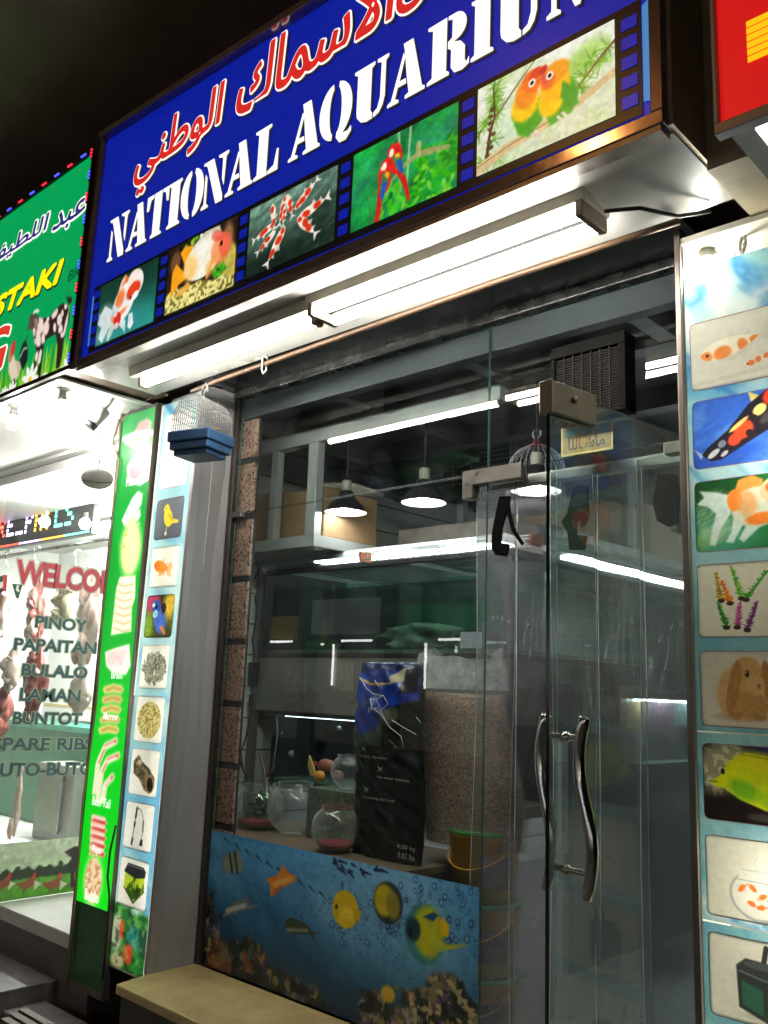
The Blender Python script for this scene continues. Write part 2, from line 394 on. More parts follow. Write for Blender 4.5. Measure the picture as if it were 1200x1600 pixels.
def paving():
    m = mat('pavement_tile', (.09,.085,.08), .55, 0, .3, 3, .05); t = m.node_tree; b = t.nodes['Principled BSDF']
    co = t.nodes.new('ShaderNodeTexCoord'); br = t.nodes.new('ShaderNodeTexBrick'); br.offset = 0
    br.inputs['Scale'].default_value = 2.5; br.inputs['Brick Width'].default_value = 1; br.inputs['Row Height'].default_value = 1; br.inputs['Mortar Size'].default_value = .012
    br.inputs['Color1'].default_value = (.085,.08,.075,1); br.inputs['Color2'].default_value = (.11,.10,.095,1); br.inputs['Mortar'].default_value = (.03,.03,.03,1)
    t.links.new(co.outputs['Object'], br.inputs['Vector']); t.links.new(br.outputs[0], b.inputs['Base Color'])
    return m

# ---------------------------------------------------------------- setting: ground and ceiling of the arcade
GZ = -1.62
struct(MB().box(-60, 60, -60, -3.2, GZ-.35, GZ-.154).build('road', mat('asphalt', (.045,.045,.047), .8, 0, .3, 40, .2)))
struct(MB().box(-60, 60, -3.2, 30, GZ-.3, GZ).build('pavement', paving()))
# ---------------------------------------------------------------- the aquarium shop's building
CZ = 1.43
shop = thing('aquarium_shop_building', 'narrow aquarium shop front of grey panels with a granite edge and cream step', 'shop building', (-2.3, 2.4, GZ))
MB().box(-30, 20, -3.0, 7.2, 3.05, 3.3).build('arcade_ceiling', mat('arcade_ceiling_paint', (.30,.24,.17), .8, 0, .4, 1.2, .1), shop)
MB().box(-14, 6, 2.42, 2.66, 1.5, 3.05).build('upper_wall', brown, shop)
MB().box(-14, 6, -.95, -.55, 2.72, 3.04).build('ceiling_beam', brown, shop)
# underside of the recess in front of the glass
mir = mat('dented_metal_soffit', (.16,.16,.165), .16, .9, .25, 3.0, .55, detail=3)
MB().box(-3.52, -1.08, 2.30, 2.672, 1.446, 1.496).build('recess_soffit', mir, shop)
MB().box(-3.52, -1.08, 2.630, 2.672, 1.405, 1.4455).build('soffit_trim', mat('grey_trim', (.10,.10,.10), .25, .8, .3, 12, .15), shop, .004)
# left pillar: grey clad return wall
MB().box(-3.90, -3.546, 2.52, 2.74, -1.222, 1.45).build('left_pillar', greyp, shop, .003)
k_ = .022*2.67
MB().add([(-3.5455,2.439,-1.2615),(-3.527,2.439,-1.2615),(-3.527,2.6445,-1.2615),(-3.5455,2.6445,-1.2615),(-3.5455+k_,2.439,1.41),(-3.527+k_,2.439,1.41),(-3.527,2.6445,1.41),(-3.5455,2.6445,1.41)], [(0,3,2,1),(4,5,6,7),(0,1,5,4),(1,2,6,5),(2,3,7,6),(3,0,4,7)]).build('pillar_return', greyp, shop)
ptrim = MB().box(-3.545, -3.523, 2.398, 2.4385, -1.222, 1.38).build('pillar_trim', alu, shop, .003)
MB().box(-3.522, -3.495, 2.645, 2.669, -1.222, 1.404).build('window_jamb', alud, shop, .003)
# granite edge inside the glass, in courses with dark joints
mb = MB()
for z0, z1 in ((-1.2,-.652), (-.62,-.382), (-.352,-.10), (-.07,.19), (.22,.49), (.52,.80), (.83,1.08), (1.11,1.42)):
    mb.box(-3.66, -3.398, 2.70, 2.716, z0, z1)
mb.build('granite_edge', gran, shop, .004)
MB().box(-3.66, -3.401, 2.706, 2.73, -1.2, 1.43).build('granite_joint', mat('dark_mortar', (.02,.018,.016), .9), shop)
# right pillar
MB().box(-1.089, -1.0705, 2.394, 2.672, -1.222, 1.40).build('right_jamb', mat('bronze_trim', (.20,.17,.15), .4, .6, .2, 6), shop, .003)
# step / ledge with cream stone top and dark riser
cream = mat('cream_stone', (.58,.48,.22), .35, 0, .38, 4.5, .08, detail=9)
MB().prism([(-3.53,2.655),(-.2,2.655),(-.2,2.20),(-3.50,2.238),(-3.53,2.40)][::-1], -1.262, -1.222, 'Z').build('step_top', cream, shop, .006)
MB().box(-3.49, -.2, 2.262, 2.65, GZ, -1.2625).build('step_riser', mat('dark_stone_riser', (.075,.06,.045), .55, 0, .3, 5), shop)
# interior shell
IX0, IX1, IY1, IF = -4.0, -.30, 8.2, -1.2
mb = MB()
zs = [-1.2+.172*i for i in range(17)]
for z in zs:
    mb.box(IX0-.03, IX0, 2.80, IY1, z, z+.164)
mb.build('slatwall', slatm, shop)
MB().box(IX0-.06, IX0-.0305, 2.80, IY1, -1.2, CZ).build('slat_groove', mat('groove_dark', (.03,.03,.03), .8), shop)
MB().box(IX0-.06, IX1, IY1, IY1+.1, -1.2, CZ).build('back_wall', mat('dim_back_wall', (.16,.17,.18), .7, 0, .3, 2), shop)
MB().box(IX1, IX1+.1, 2.80, IY1+.1, -1.2, CZ).build('side_wall', mat('dim_side_wall', (.30,.31,.33), .6, 0, .3, 2), shop)
MB().box(IX0-.06, IX1, 2.69, IY1, -1.3, -1.2).build('shop_floor', mat('floor_tile', (.16,.15,.15), .3, 0, .3, 3), shop)
MB().box(IX0-.06, IX1, 2.69, IY1+.1, CZ, CZ+.05).build('shop_ceiling', mat('grey_ceiling_board', (.13,.135,.14), .6, 0, .15, 1.5), shop)
MB().box(IX0-.05, IX1, 2.682, 2.74, CZ-.125, CZ-.0005).build('ceiling_header', mat('header_dark', (.05,.055,.06), .5, 0, .3, 4), shop, .004)
mb = MB()
for y in (3.05, 3.75, 4.5, 5.25, 6.0, 6.75, 7.5): mb.box(IX0, IX1, y, y+.09, CZ-.10, CZ-.002)
for x in (-3.7, -2.95, -2.2, -1.45, -.7): mb.box(x, x+.07, 2.7405, IY1, CZ-.096, CZ-.003)
mb.build('ceiling_beam', mat('pale_beam', (.15,.16,.165), .45, 0, .15, 3), shop)

# ---------------------------------------------------------------- blue fascia sign
def flat(name, polys, y, m, parent, th=.002):
    mb = MB()
    for p in polys: mb.prism(p, y, y+th)
    return mb.build(name, m, parent)
SY = 1.88
def ztop(x): return 2.55-.0575*(x+3.70)*1.0
sign = thing('fascia_sign', 'large blue backlit shop sign with white stencil lettering over a film strip of animal pictures', 'shop sign', (-2.3, SY, 1.389))
MB().box(-3.735, -.871, SY+.035, 2.30, 1.40, 2.36).build('sign_box', brown, sign)
fr = MB()
fr.prism([(-3.735,1.389),(-3.693,1.389),(-3.668,2.53),(-3.705,2.56)], SY-.004, SY+.05)
fr.prism([(-3.6925,1.389),(-.871,1.389),(-.871,1.428),(-3.6925,1.428)], SY-.004, SY+.05)
fr.prism([(-.905,1.4285),(-.871,1.4285),(-.871,2.40),(-.905,2.40)], SY-.004, SY+.05)
fr.prism([(-3.668,2.53),(-.9055,2.375),(-.9055,2.41),(-3.7,2.56)], SY-.03, SY+.05)
fr.build('sign_frame', mat('bronze_frame', (.26,.21,.22), .10, .7, .10, 30), sign, .003)
MB().box(-3.735, -.871, SY+.051, 2.318, 1.386, 1.399).build('underside_panel', mat('sign_underside_metal', (.55,.55,.52), .22, .15, .12, 2.5, .25, detail=3), sign)
MB().box(-3.70, -.88, SY-.0, SY+.05, 1.372, 1.3885).build('underside_edge', mat('scuffed_edge', (.30,.27,.25), .45, .7, .5, 14, .3), sign)
MB().box(-.8705, -.858, SY+.02, 2.40, 1.39, 2.4).build('end_panel', mat('bronze_side', (.50,.38,.28), .4, .5, .4, 3), sign)
MB().box(-.8585, -.62, 2.10, 2.40, 1.36, 2.6).build('end_boxing', mat('olive_boxing', (.50,.42,.28), .55, .1, .4, 4), sign)
blue = emit('sign_blue', lin((8,28,150)), .95, False)
face = flat('face_panel', [[(-3.69,1.42),(-.9,1.42),(-.9,2.385),(-3.675,2.535)]], SY+.012, blue, sign)
inkk = emit('sign_ink_black', lin((10,8,14)), .6, False)
inkw = emit('sign_ink_white', lin((255,253,244)), 1.12, False)
inkr = emit('sign_ink_red', lin((206,40,36)), 1.0, False)
STEN = {}
def arc(cx, cy, rx, ry, a0, a1, n=14): return [(cx+rx*math.cos(R(a0+(a1-a0)*i/n)), cy+ry*math.sin(R(a0+(a1-a0)*i/n))) for i in range(n+1)]
STEN['N'] = [[(0,0),(.27,0),(.27,.05),(.185,.10),(.17,.66),(.10,.74),(.10,.10),(0,.05)], [(0,1),(.40,1),(.85,.10),(.85,-.01),(.60,-.01),(.17,.86),(.11,.93),(0,.95)], [(.60,1),(1,1),(1,.95),(.91,.90),(.88,.30),(.80,.46),(.79,.90),(.62,.95)]]
STEN['A'] = [[(0,0),(.30,0),(.30,.05),(.20,.08),(.27,.27),(.50,.27),(.48,.36),(.31,.36),(.45,.76),(.41,.84),(.10,.08),(0,.05)], [(.40,1),(.66,1),(.93,.08),(1,.05),(1,0),(.48,0),(.48,.05),(.58,.08),(.52,.36),(.44,.86)]]
STEN['T'] = [[(.27,0),(.76,0),(.76,.05),(.68,.08),(.68,1),(.35,1),(.35,.08),(.27,.05)], [(0,1),(.30,1),(.30,.93),(.16,.90),(.09,.68),(0,.68)], [(1,1),(.73,1),(.73,.93),(.86,.90),(.93,.68),(1,.68)]]
STEN['I'] = [[(0,0),(1,0),(1,.05),(.84,.09),(.84,.91),(1,.95),(1,1),(0,1),(0,.95),(.16,.91),(.16,.09),(0,.05)]]
STEN['O'] = [arc(.46,.5,.46,.53,97,263)+arc(.46,.5,.15,.44,255,105), arc(.54,.5,.46,.53,-83,83)+arc(.54,.5,.15,.44,75,-75)]
STEN['L'] = [[(0,0),(.56,0),(.56,.05),(.53,.09),(.53,.91),(.66,.95),(.66,1),(0,1),(0,.95),(.14,.91),(.14,.09),(0,.05)], [(.60,0),(1,0),(1,.42),(.94,.42),(.84,.12),(.60,.06)]]
STEN['Q'] = STEN['O'] + [[(.55,-.02),(.66,-.14),(.85,-.15),(1,-.03),(1,.06),(.9,.0),(.74,.01),(.64,.10),(.57,.07)]]
STEN['U'] = [[(0,1),(.60,1),(.60,.95),(.51,.91),(.51,.14),(.57,.07),(.57,-.02),(.40,-.03),(.24,.01),(.12,.12),(.10,.22),(.10,.91),(0,.95)], [(.68,1),(1,1),(1,.95),(.92,.91),(.92,.28),(.86,.12),(.76,.02),(.61,-.02),(.61,.06),(.72,.11),(.79,.28),(.80,.91),(.68,.95)]]
STEN['R'] = [[(0,0),(.53,0),(.53,.05),(.46,.09),(.46,1),(0,1),(0,.95),(.12,.91),(.12,.09),(0,.05)], [(.50,1)]+arc(.66,.77,.27,.23,80,-75)[::1]+[(.62,.52),(.80,.47),(.90,.36),(.90,.12),(.95,.06),(1,.13),(1,.02),(.85,-.03),(.66,-.01),(.58,.10),(.58,.40),(.50,.45),(.50,.56),(.60,.60),(.60,.92),(.50,.94)]]
STEN['M'] = [[(0,0),(.2,0),(.2,.05),(.14,.1),(.14,.74),(.07,.8),(.07,.1),(0,.05)], [(0,1),(.27,1),(.52,.2),(.47,-.01),(.40,-.01),(.08,.93),(0,.95)], [(.55,.25),(.76,1),(1,1),(1,.95),(.95,.91),(.95,.09),(1,.05),(1,0),(.66,0),(.66,.05),(.72,.09),(.72,.78)]]
LET = [('N',-3.545,-3.388),('A',-3.387,-3.228),('T',-3.240,-3.078),('I',-3.074,-2.984),('O',-2.982,-2.826),('N',-2.832,-2.672),('A',-2.676,-2.510),('L',-2.503,-2.365),
       ('A',-2.305,-2.140),('Q',-2.146,-1.985),('U',-1.976,-1.820),('A',-1.818,-1.660),('R',-1.650,-1.486),('I',-1.478,-1.396),('U',-1.385,-1.232),('M',-1.212,-.985)]
def stencil(mb, dx=0, dz=0, y=SY):
    for ch, x0, x1 in LET:
        for p in STEN[ch]: mb.prism([(x0+a*(x1-x0)+dx, 1.860+b*.206+dz) for a, b in p], y, y+.0015)
    return mb
stencil(MB(), .008, -.009, SY+.009).build('lettering_shadow', inkk, sign)
stencil(MB(), 0, 0, SY+.006).build('lettering', inkw, sign)
# Arabic line (visual order, presentation forms)
AR = [('\ufef2\ufee8\ufec3\ufeee\ufedf\ufe8d', -3.372, -2.738, 2.115, 2.402), ('\ufed9\ufe8e\ufee4\ufeb3\ufefb\ufe8d', -2.64, -1.80, 2.19, 2.432), ('\ufebe', -1.79, -1.50, 2.18, 2.40)]
for nm, mm, off, d, lift in (('script_shadow', inkk, .075, .010, .0005), ('script_outline', inkw, .072, 0, .003), ('script', inkr, .030, 0, .0055)):
    mb = MB()
    for tx, x0, x1, z0, z1 in AR:
        write_fat(mb, tx, (x0, SY+.010, z0), (1,0,0), (0,0,1), x1-x0, z1-z0, off*.16, .12, d, -d, lift)
    mb.build(nm, mm, sign)
# film strip
fs = MB().prism([(-3.63,1.442),(-.93,1.442),(-.93,1.775),(-3.63,1.762)], SY+.008, SY+.010); holes = []
for xc in (-3.598, -3.068, -2.542, -2.0, -1.483, -.963):
    for i in range(5 if xc > -3.5 else 5): z = 1.475+i*.057; holes.append([(xc-.022,z),(xc+.022,z),(xc+.022,z+.034),(xc-.022,z+.034)])
for q in holes: fs.prism(q, SY+.0055, SY+.0075, 'Y', 1)
fs.build('film_strip', [inkk, blue], sign)
skyb = emit('sky_blue_print', lin((70,140,205)), .8, False)
for q in ([(-3.637,1.48),(-3.628,1.48),(-3.628,1.72),(-3.637,1.72)], [(-.926,1.475),(-.907,1.47),(-.907,1.76),(-.926,1.75)]): flat('picture_edge', [q], SY+.0058, skyb, sign)
# ---------------------------------------------------------------- film strip pictures
glow = printed('backlit_print', 'glow', 1.0, .25)
def branch(p, pts, w, col): p.put(p.line(pts, w), col)
def leaf_spray(p, cx, cy, r, n, cols, seed, lw=.012, ll=.06):
    rg = random.Random(seed)
    for i in range(n):
        a = rg.uniform(0, 6.28); d = r*math.sqrt(rg.random()); x, y = cx+d*math.cos(a), cy+d*math.sin(a); b = rg.uniform(0, 6.28)
        p.put(p.ell(x, y, ll*rg.uniform(.6,1.2), lw*rg.uniform(.7,1.4), b, .4), rg.choice(cols), .9)
def pic_ranchu(asp=1.62):
    p = Pic(asp, 90); p.grad((30,120,110), (16,52,36)); p.mottle(2.5, .35, 4, tint=(1,.8,.8)); p.put(p.ell(.95,.05,.7,.35,0,.9), (60,165,160), .6)
    wh = (240,238,232); orr = (236,112,48)
    for pts, c, a in (([(.42,.5),(.2,.62),(.06,.5),(.02,.36),(.14,.28),(.08,.12),(.2,.02),(.36,.2),(.52,.36)], (212,222,222), .92), ([(.45,.35),(.34,.1),(.36,-.04),(.5,.12),(.58,.3)], (200,214,205), .85), ([(.62,.22),(.78,.1),(.86,.02),(.84,.22),(.72,.36)], (225,235,235), .9), ([(.92,.3),(1.02,.3),(1.08,.12),(1.0,.04),(.92,.1)], (232,238,238), .95), ([(.5,.6),(.6,.88),(.74,.97),(.86,.9),(.78,.66)], orr, .95), ([(.52,.64),(.62,.92),(.74,1.0),(.72,.9),(.6,.75)], (235,225,210), .8)):
        p.put(p.poly(pts, .02), c, a)
    p.put(p.noise(9, 8, (3,.6), 1.0)*p.ell(.22,.3,.3,.35,0,.3), (245,250,250), .4)
    p.put(p.ell(.74,.54,.34,.27,.75,.1), wh); p.put(p.ell(.62,.62,.16,.12,1.0,.5), orr, .85); p.put(p.ell(.66,.36,.2,.05,.4,.5), orr, .8); p.put(p.ell(.5,.38,.1,.08,1.0,.4), orr, .7)
    p.put(p.ell(1.0,.74,.25,.22,.5,.1), (244,238,232)); p.put(p.ell(.99,.66,.19,.13,.3,.3), (226,62,30)); p.put(p.ell(1.0,.9,.16,.09,0,.3), (240,225,215)); p.put(p.ell(1.05,.56,.1,.06,.3,.3), (242,240,240))
    p.put(p.ell(.93,.56,.025,.03), (30,20,20)); p.put(p.ell(.6,.3,.1,.12,.2,.1), (214,42,34)); p.put(p.ell(.58,.2,.07,.05,.2,.3), (235,200,190))
    p.put(p.ell(.5,.46,.07,.12,.5,.2), (200,214,220), .9); p.put(p.line([(.44,.52),(.5,.4)], .006), (140,150,160), .6)
    p.mottle(16, .10, 7); return p
def pic_cichlid(asp=1.55):
    p = Pic(asp, 90, (44,30,20)); p.mottle(4, .7, 3, (2.5,.6)); p.put(p.ell(1.35,.72,.12,.22,0,.5), (170,120,80), .8); p.put(p.ell(.18,.75,.12,.16,0,.5), (150,95,60), .7)
    leaf_spray(p, .55, .9, .18, 14, [(120,190,30),(90,170,30),(160,215,60)], 2, .04, .08); p.put(p.poly([(.72,1.0),(.78,1.0),(.82,.78),(.7,.74)], .02), (238,235,215))
    m = p.poly([(0,0),(0,.28),(.2,.36),(.5,.28),(.8,.3),(1.1,.2),(1.55,.3),(1.55,0)], .04); p.put(m, (205,195,105)); n = p.noise(22, 5); p.put(m*(n > .52), (235,228,150), .9); p.put(m*(n < .42), (95,85,35), .8)
    p.put(p.ell(1.4,.42,.18,.26,.3,.3), (190,175,80)); p.mottle(14, .18, 2)
    leaf_spray(p, 1.2, .36, .13, 16, [(40,150,30),(80,180,40)], 6, .03, .07)
    orr = (245,160,25)
    p.put(p.poly([(.45,.5),(.2,.72),(.12,.6),(.12,.22),(.3,.38),(.46,.42)], .02), orr); p.put(p.poly([(.42,.62),(.28,.86),(.4,.92),(.62,.86),(.6,.7)], .02), orr)
    p.put(p.poly([(.55,.85),(.85,1.0),(1.15,.98),(1.2,.88),(.7,.78)], .02), (205,200,175)); p.put(p.poly([(.52,.36),(.3,.28),(.24,.2),(.4,.2),(.6,.28)], .02), (240,175,70), .9)
    p.put(p.ell(.86,.63,.46,.3,.2,.08), (243,240,222)); p.put(p.ell(.55,.55,.16,.2,.2,.6), (250,190,90), .7); p.put(p.ell(1.2,.62,.2,.22,.2,.3), (240,130,70), .75); p.put(p.ell(1.3,.66,.13,.18,.1,.3), (235,95,70), .85); p.put(p.ell(1.12,.84,.14,.08,-.4,.4), (225,70,55), .7)
    p.put(p.ell(1.0,.42,.1,.12,.3,.5), (240,180,90), .6); p.put(p.ell(1.22,.7,.03,.04), (25,12,10)); p.put(p.line([(.95,.3),(1.05,.5),(1.12,.55)], .03), (240,160,60), .8)
    for i in range(9): p.put(p.line([(.6+i*.06,.82+i*.012),(.62+i*.06,.95-abs(i-4)*.008)], .006), (150,150,120), .6)
    p.mottle(18, .10, 9, m=.8); return p
def pic_koi(asp=1.6):
    p = Pic(asp, 90); p.grad((26,48,38), (100,135,118)); p.mottle(5, .5, 3, (1,3), .3); p.put(np.clip(p.noise(9, 2, (1,4), .4)*2-1.2, 0, 1), (175,200,190), .6); p.put(p.ell(.4,.08,.9,.2,0,.8), (16,30,22), .7); p.put(p.ell(1.35,.4,.3,.25,0,.9), (18,34,26), .5)
    for cx, cy, L, a, sd in ((.3,.56,.44,.25,1), (.48,.72,.4,1.75,2), (.64,.74,.42,1.35,3), (.78,.76,.4,1.9,4), (1.08,.82,.5,3.75,5), (1.22,.58,.56,3.35,6), (1.12,.36,.52,2.35,7), (.36,.4,.42,.55,8), (.55,.28,.56,.95,9), (.68,.66,.3,1.5,10)):
        rg = random.Random(sd)
        p.fish(cx, cy, L, a, 1, (242,232,214), .125, [(rg.uniform(.05,.3),rg.uniform(-.04,.04),.13,.09), (rg.uniform(-.2,0),0,.12,.09), (.38,0,.08,.07)][:2+sd % 2], (218,52,24), (230,225,212), 'fork', .0, False, .012, False)
    p.mottle(20, .14, 11); return p
def macaw(p, T, head):
    p.put(p.poly(T([(0,.0),(.1,-.5),(.05,-.95),(-.03,-1.0),(-.04,-.5),(-.12,0)]), .015), (200,34,30))
    p.put(p.ell(*T([(0,.16)])[0], .1, .2, .1, .12), (212,34,30)); p.put(p.ell(*T([(head*.02,.38)])[0], .085, .09, 0, .12), (216,36,30))
    p.put(p.poly(T([(-.08,.26),(.1,.22),(.12,.05),(.04,-.2),(-.06,-.1)]), .02), (60,130,70), .9); p.put(p.poly(T([(-.02,.1),(.12,.04),(.08,-.32),(-.02,-.2)]), .02), (30,90,170)); p.put(p.poly(T([(.0,.28),(.11,.22),(.1,.12),(.0,.18)]), .015), (225,180,40))
    p.put(p.ell(*T([(head*.06,.37)])[0], .032, .05, 0, .3), (240,235,215)); p.put(p.poly(T([(head*.09,.42),(head*.15,.36),(head*.12,.28),(head*.07,.33)]), .012), (230,220,190))
def pic_macaw(asp=1.58):
    p = Pic(asp, 90); p.grad((20,150,62), (22,140,60)); p.mottle(3, .6, 3, (1,2), .6, (.7,1,.8)); p.put(np.clip(p.noise(4, 6)*2.2-1, 0, 1), (50,150,130), .7); p.put(np.clip(p.noise(6, 12, (3,1), .8)*2.4-1.3, 0, 1), (60,205,40), .5)
    for x0, x1 in ((.72,.78), (.9,.86)): p.put(p.line([(x0,1.0),(x1,.2)], .018), (170,205,160), .75)
    leaf_spray(p, 1.2, .2, .42, 90, [(40,170,20),(70,190,30),(30,140,25),(120,205,60)], 4, .028, .07); leaf_spray(p, .62, .2, .2, 40, [(50,180,30),(80,195,50)], 5, .028, .06); leaf_spray(p, 1.45, .45, .16, 30, [(60,170,40),(30,130,30)], 8, .028, .07)
    branch(p, [(.5,.24),(.62,.42),(.85,.55),(1.0,.6),(1.2,.57),(1.45,.52)], [.012,.016,.03,.035,.04,.02], (150,155,95)); branch(p, [(1.02,.6),(1.03,.72)], .035, (165,170,110))
    branch(p, [(.3,.25),(.33,.02)], .01, (70,110,50)); branch(p, [(.28,.32),(.4,.4),(.5,.24)], .01, (90,140,60))
    macaw(p, p.loc(.5, .42, .62, -.22), -1); macaw(p, p.loc(.72, .6, .55, .35), -1)
    p.mottle(20, .16, 5); return p
def pic_love(asp=1.55):
    p = Pic(asp, 110); p.grad((205,215,180), (235,238,225)); p.put(np.clip(p.noise(3, 5)*2.4-1.1, 0, 1), (170,200,110), .8); p.put(p.ell(1.2,.75,.25,.12,.5,.8), (150,200,70), .7); p.put(p.ell(.4,.35,.2,.3,0,.9), (200,225,190), .7)
    rg = random.Random(3)
    def needles(x, y, n, ln, cols):
        for i in range(n):
            a = rg.uniform(0, 6.28); p.put(p.line([(x,y),(x+ln*math.cos(a),y+ln*math.sin(a))], [.008,.002]), rg.choice(cols), .85)
    G = [(96,160,40),(130,185,60),(70,130,35),(160,200,90)]
    for i in range(16): needles(rg.uniform(.02,.34), rg.uniform(.1,.95), 14, .13, G)
    branch(p, [(.12,.1),(.16,.4),(.22,.6),(.2,.95)], [.022,.018,.012,.008], (70,52,40)); branch(p, [(.2,.55),(.38,.72),(.55,.88),(.7,1.0)], [.012,.012,.009,.006], (120,100,80))
    for i in range(9): p.put(p.ell(.13+.1*rg.random(),.12+.07*i,.03,.025,0,.3), (96,62,44))
    for x, y in ((1.3,.7),(1.4,.62),(1.25,.55),(1.48,.74),(1.2,.45)): needles(x, y, 22, .15, G)
    branch(p, [(1.15,.46),(1.35,.63),(1.55,.78)], [.008,.012,.014], (130,95,65))
    branch(p, [(0,.06),(.35,.17),(.8,.24),(1.2,.32),(1.55,.46)], [.06,.055,.05,.045,.04], (214,190,140)); branch(p, [(0,.1),(.4,.19),(.9,.26)], .008, (160,130,85))
    g1, ye, og = (62,158,40), (248,196,26), (232,112,40)
    p.put(p.poly([(.42,.5),(.5,.26),(.62,.18),(.78,.3),(.78,.55),(.6,.6)], .03), g1); p.put(p.ell(.58,.55,.155,.17,-.2,.3), ye); p.put(p.ell(.6,.68,.135,.17,-.2,.3), (240,140,40)); p.put(p.ell(.66,.78,.115,.13,.2,.2), og); p.put(p.ell(.7,.84,.09,.06,.4,.3), (216,72,40))
    p.put(p.poly([(.78,.5),(.86,.2),(1.1,.24),(1.18,.42),(1.12,.6),(.95,.72)], .03), g1); p.put(p.ell(.87,.47,.14,.17,.2,.3), ye); p.put(p.ell(.92,.62,.16,.2,.3,.3), (246,180,28)); p.put(p.ell(.93,.75,.15,.12,.1,.25), (238,160,40)); p.put(p.ell(.84,.7,.09,.1,.2,.4), (235,112,50)); p.put(p.poly([(1.0,.62),(1.12,.5),(1.18,.3),(1.08,.28),(.98,.45)], .03), (52,150,46))
    p.put(p.ell(.79,.84,.055,.04,.9,.2), (205,52,48)); p.put(p.ell(.8,.73,.035,.06,.2,.3), (222,80,66))
    for x, y in ((.66,.76),(.86,.745)): p.put(p.ell(x,y,.04,.045,0,.15), (245,240,225)); p.put(p.ell(x,y,.022,.025), (30,18,14))
    for x, y in ((.66,.2),(.7,.22),(1.0,.28),(.95,.26)): p.put(p.line([(x,y),(x+.04,y-.05)], .014), (225,205,190))
    p.mottle(24, .12, 3); return p
for x0, x1, z0, z1, fn in ((-3.567,-3.107,1.460,1.748,pic_ranchu), (-3.028,-2.576,1.463,1.752,pic_cichlid), (-2.504,-2.038,1.466,1.745,pic_koi), (-1.961,-1.520,1.466,1.748,pic_macaw), (-1.447,-1.003,1.469,1.752,pic_love)):
    sheet('picture', fn(), (x0, SY+.005, z0), (1,0,0), (0,0,1), x1-x0, z1-z0, glow, sign)
# ---------------------------------------------------------------- fluorescent battens under the sign
tube1 = emit('tube_glow', (1, .96, .87), 95)
batm = mat('batten_enamel', (.62,.58,.46), .4, 0, .2, 6)
fix = thing('fluorescent_batten', 'twin tube fluorescent batten under the right part of the blue sign, both tubes glaring white', 'tube light', tuple(P(700,430,2.08)), 'fluorescent battens under the sign')
xa, xb, ya, yb, tz = PZ(497,492,1.325).x, PZ(922,342,1.325).x, 2.030, 2.125, 1.322
MB().prism([(ya-.03,1.3855),(yb+.03,1.3855),(yb+.02,1.352),(ya-.02,1.352)], xa-.02, xb+.02, 'X').build('batten_body', batm, fix, .003)
MB().tube([(xa+.012,ya,tz),(xb-.012,ya,tz)], .0135, 14).build('tube', tube1, fix)
MB().tube([(xa+.012,yb,tz),(xb-.012,yb,tz)], .0135, 14).build('tube', tube1, fix)
MB().box(xa, xb, ya+.022, yb-.022, 1.338, 1.3515).build('dark_gap_strip', mat('gap_black', (.0012,.001,.0008), .8, spec=.05), fix)  # near-black strip added to paint the dark gap between the tubes
for x in (xa, xb): MB().prism([(ya-.022,1.36),(yb+.022,1.36),(yb+.022,1.308),(ya-.022,1.308)], x-.012, x+.012, 'X').build('lamp_holder', mat('holder_brown', (.16,.115,.075), .5), fix, .004)
fix = thing('fluorescent_batten', 'single tube fluorescent batten under the left end of the blue sign, beside the bird cage', 'tube light', tuple(P(370,560,2.05)), 'fluorescent battens under the sign')
xa, xb, ya = PZ(236,603,1.325).x, PZ(508,500,1.325).x-.03, 2.09
MB().prism([(ya-.075,1.3855),(ya+.055,1.3855),(ya+.045,1.345),(ya+.0,1.352),(ya-.065,1.342)], xa-.02, xb+.01, 'X').build('batten_body', batm, fix, .003)
MB().tube([(xa+.012,ya,tz),(xb-.012,ya,tz)], .0145, 14).build('tube', tube1, fix)
for x in (xa, xb): MB().prism([(ya-.03,1.36),(ya+.03,1.36),(ya+.022,1.306),(ya-.022,1.306)], x-.012, x+.01, 'X').build('lamp_holder', MATS['holder_brown'], fix, .004)
w = MB().tube([(PZ(945,330,1.36)), PZ(1000,325,1.34), PZ(1060,338,1.35), PZ(1110,330,1.37)], .006, 6).build('lamp_cable', cable)
tag(w, 'thin black cable from the end of the twin tube batten along the sign underside', 'cable')
# pipe across the top of the recess, with its hook
rod = MB().tube([P(300,612,2.3), P(340,595,2.3), P(769,442,2.3), P(1062,345,2.3)], .011, 10).build('curtain_pipe', copper)
tag(rod, 'long brown pipe running across the shop front below the sign', 'pipe')
h = P(415,570,2.3)
hk = MB().tube([h+Vector((.012,0,.02)), h+Vector((.012,-.01,.035)), h+Vector((-.006,-.012,.033)), h+Vector((-.008,-.012,-.02)), h+Vector((.004,-.012,-.045)), h+Vector((.022,-.012,-.035)), h+Vector((.02,-.012,-.012))], .0045, 8).build('s_hook', mat('galvanised_wire', (.5,.5,.48), .35, .8, .1))
tag(hk, 'small pale S hook hanging on the brown pipe, right of the bird cage', 'hook')
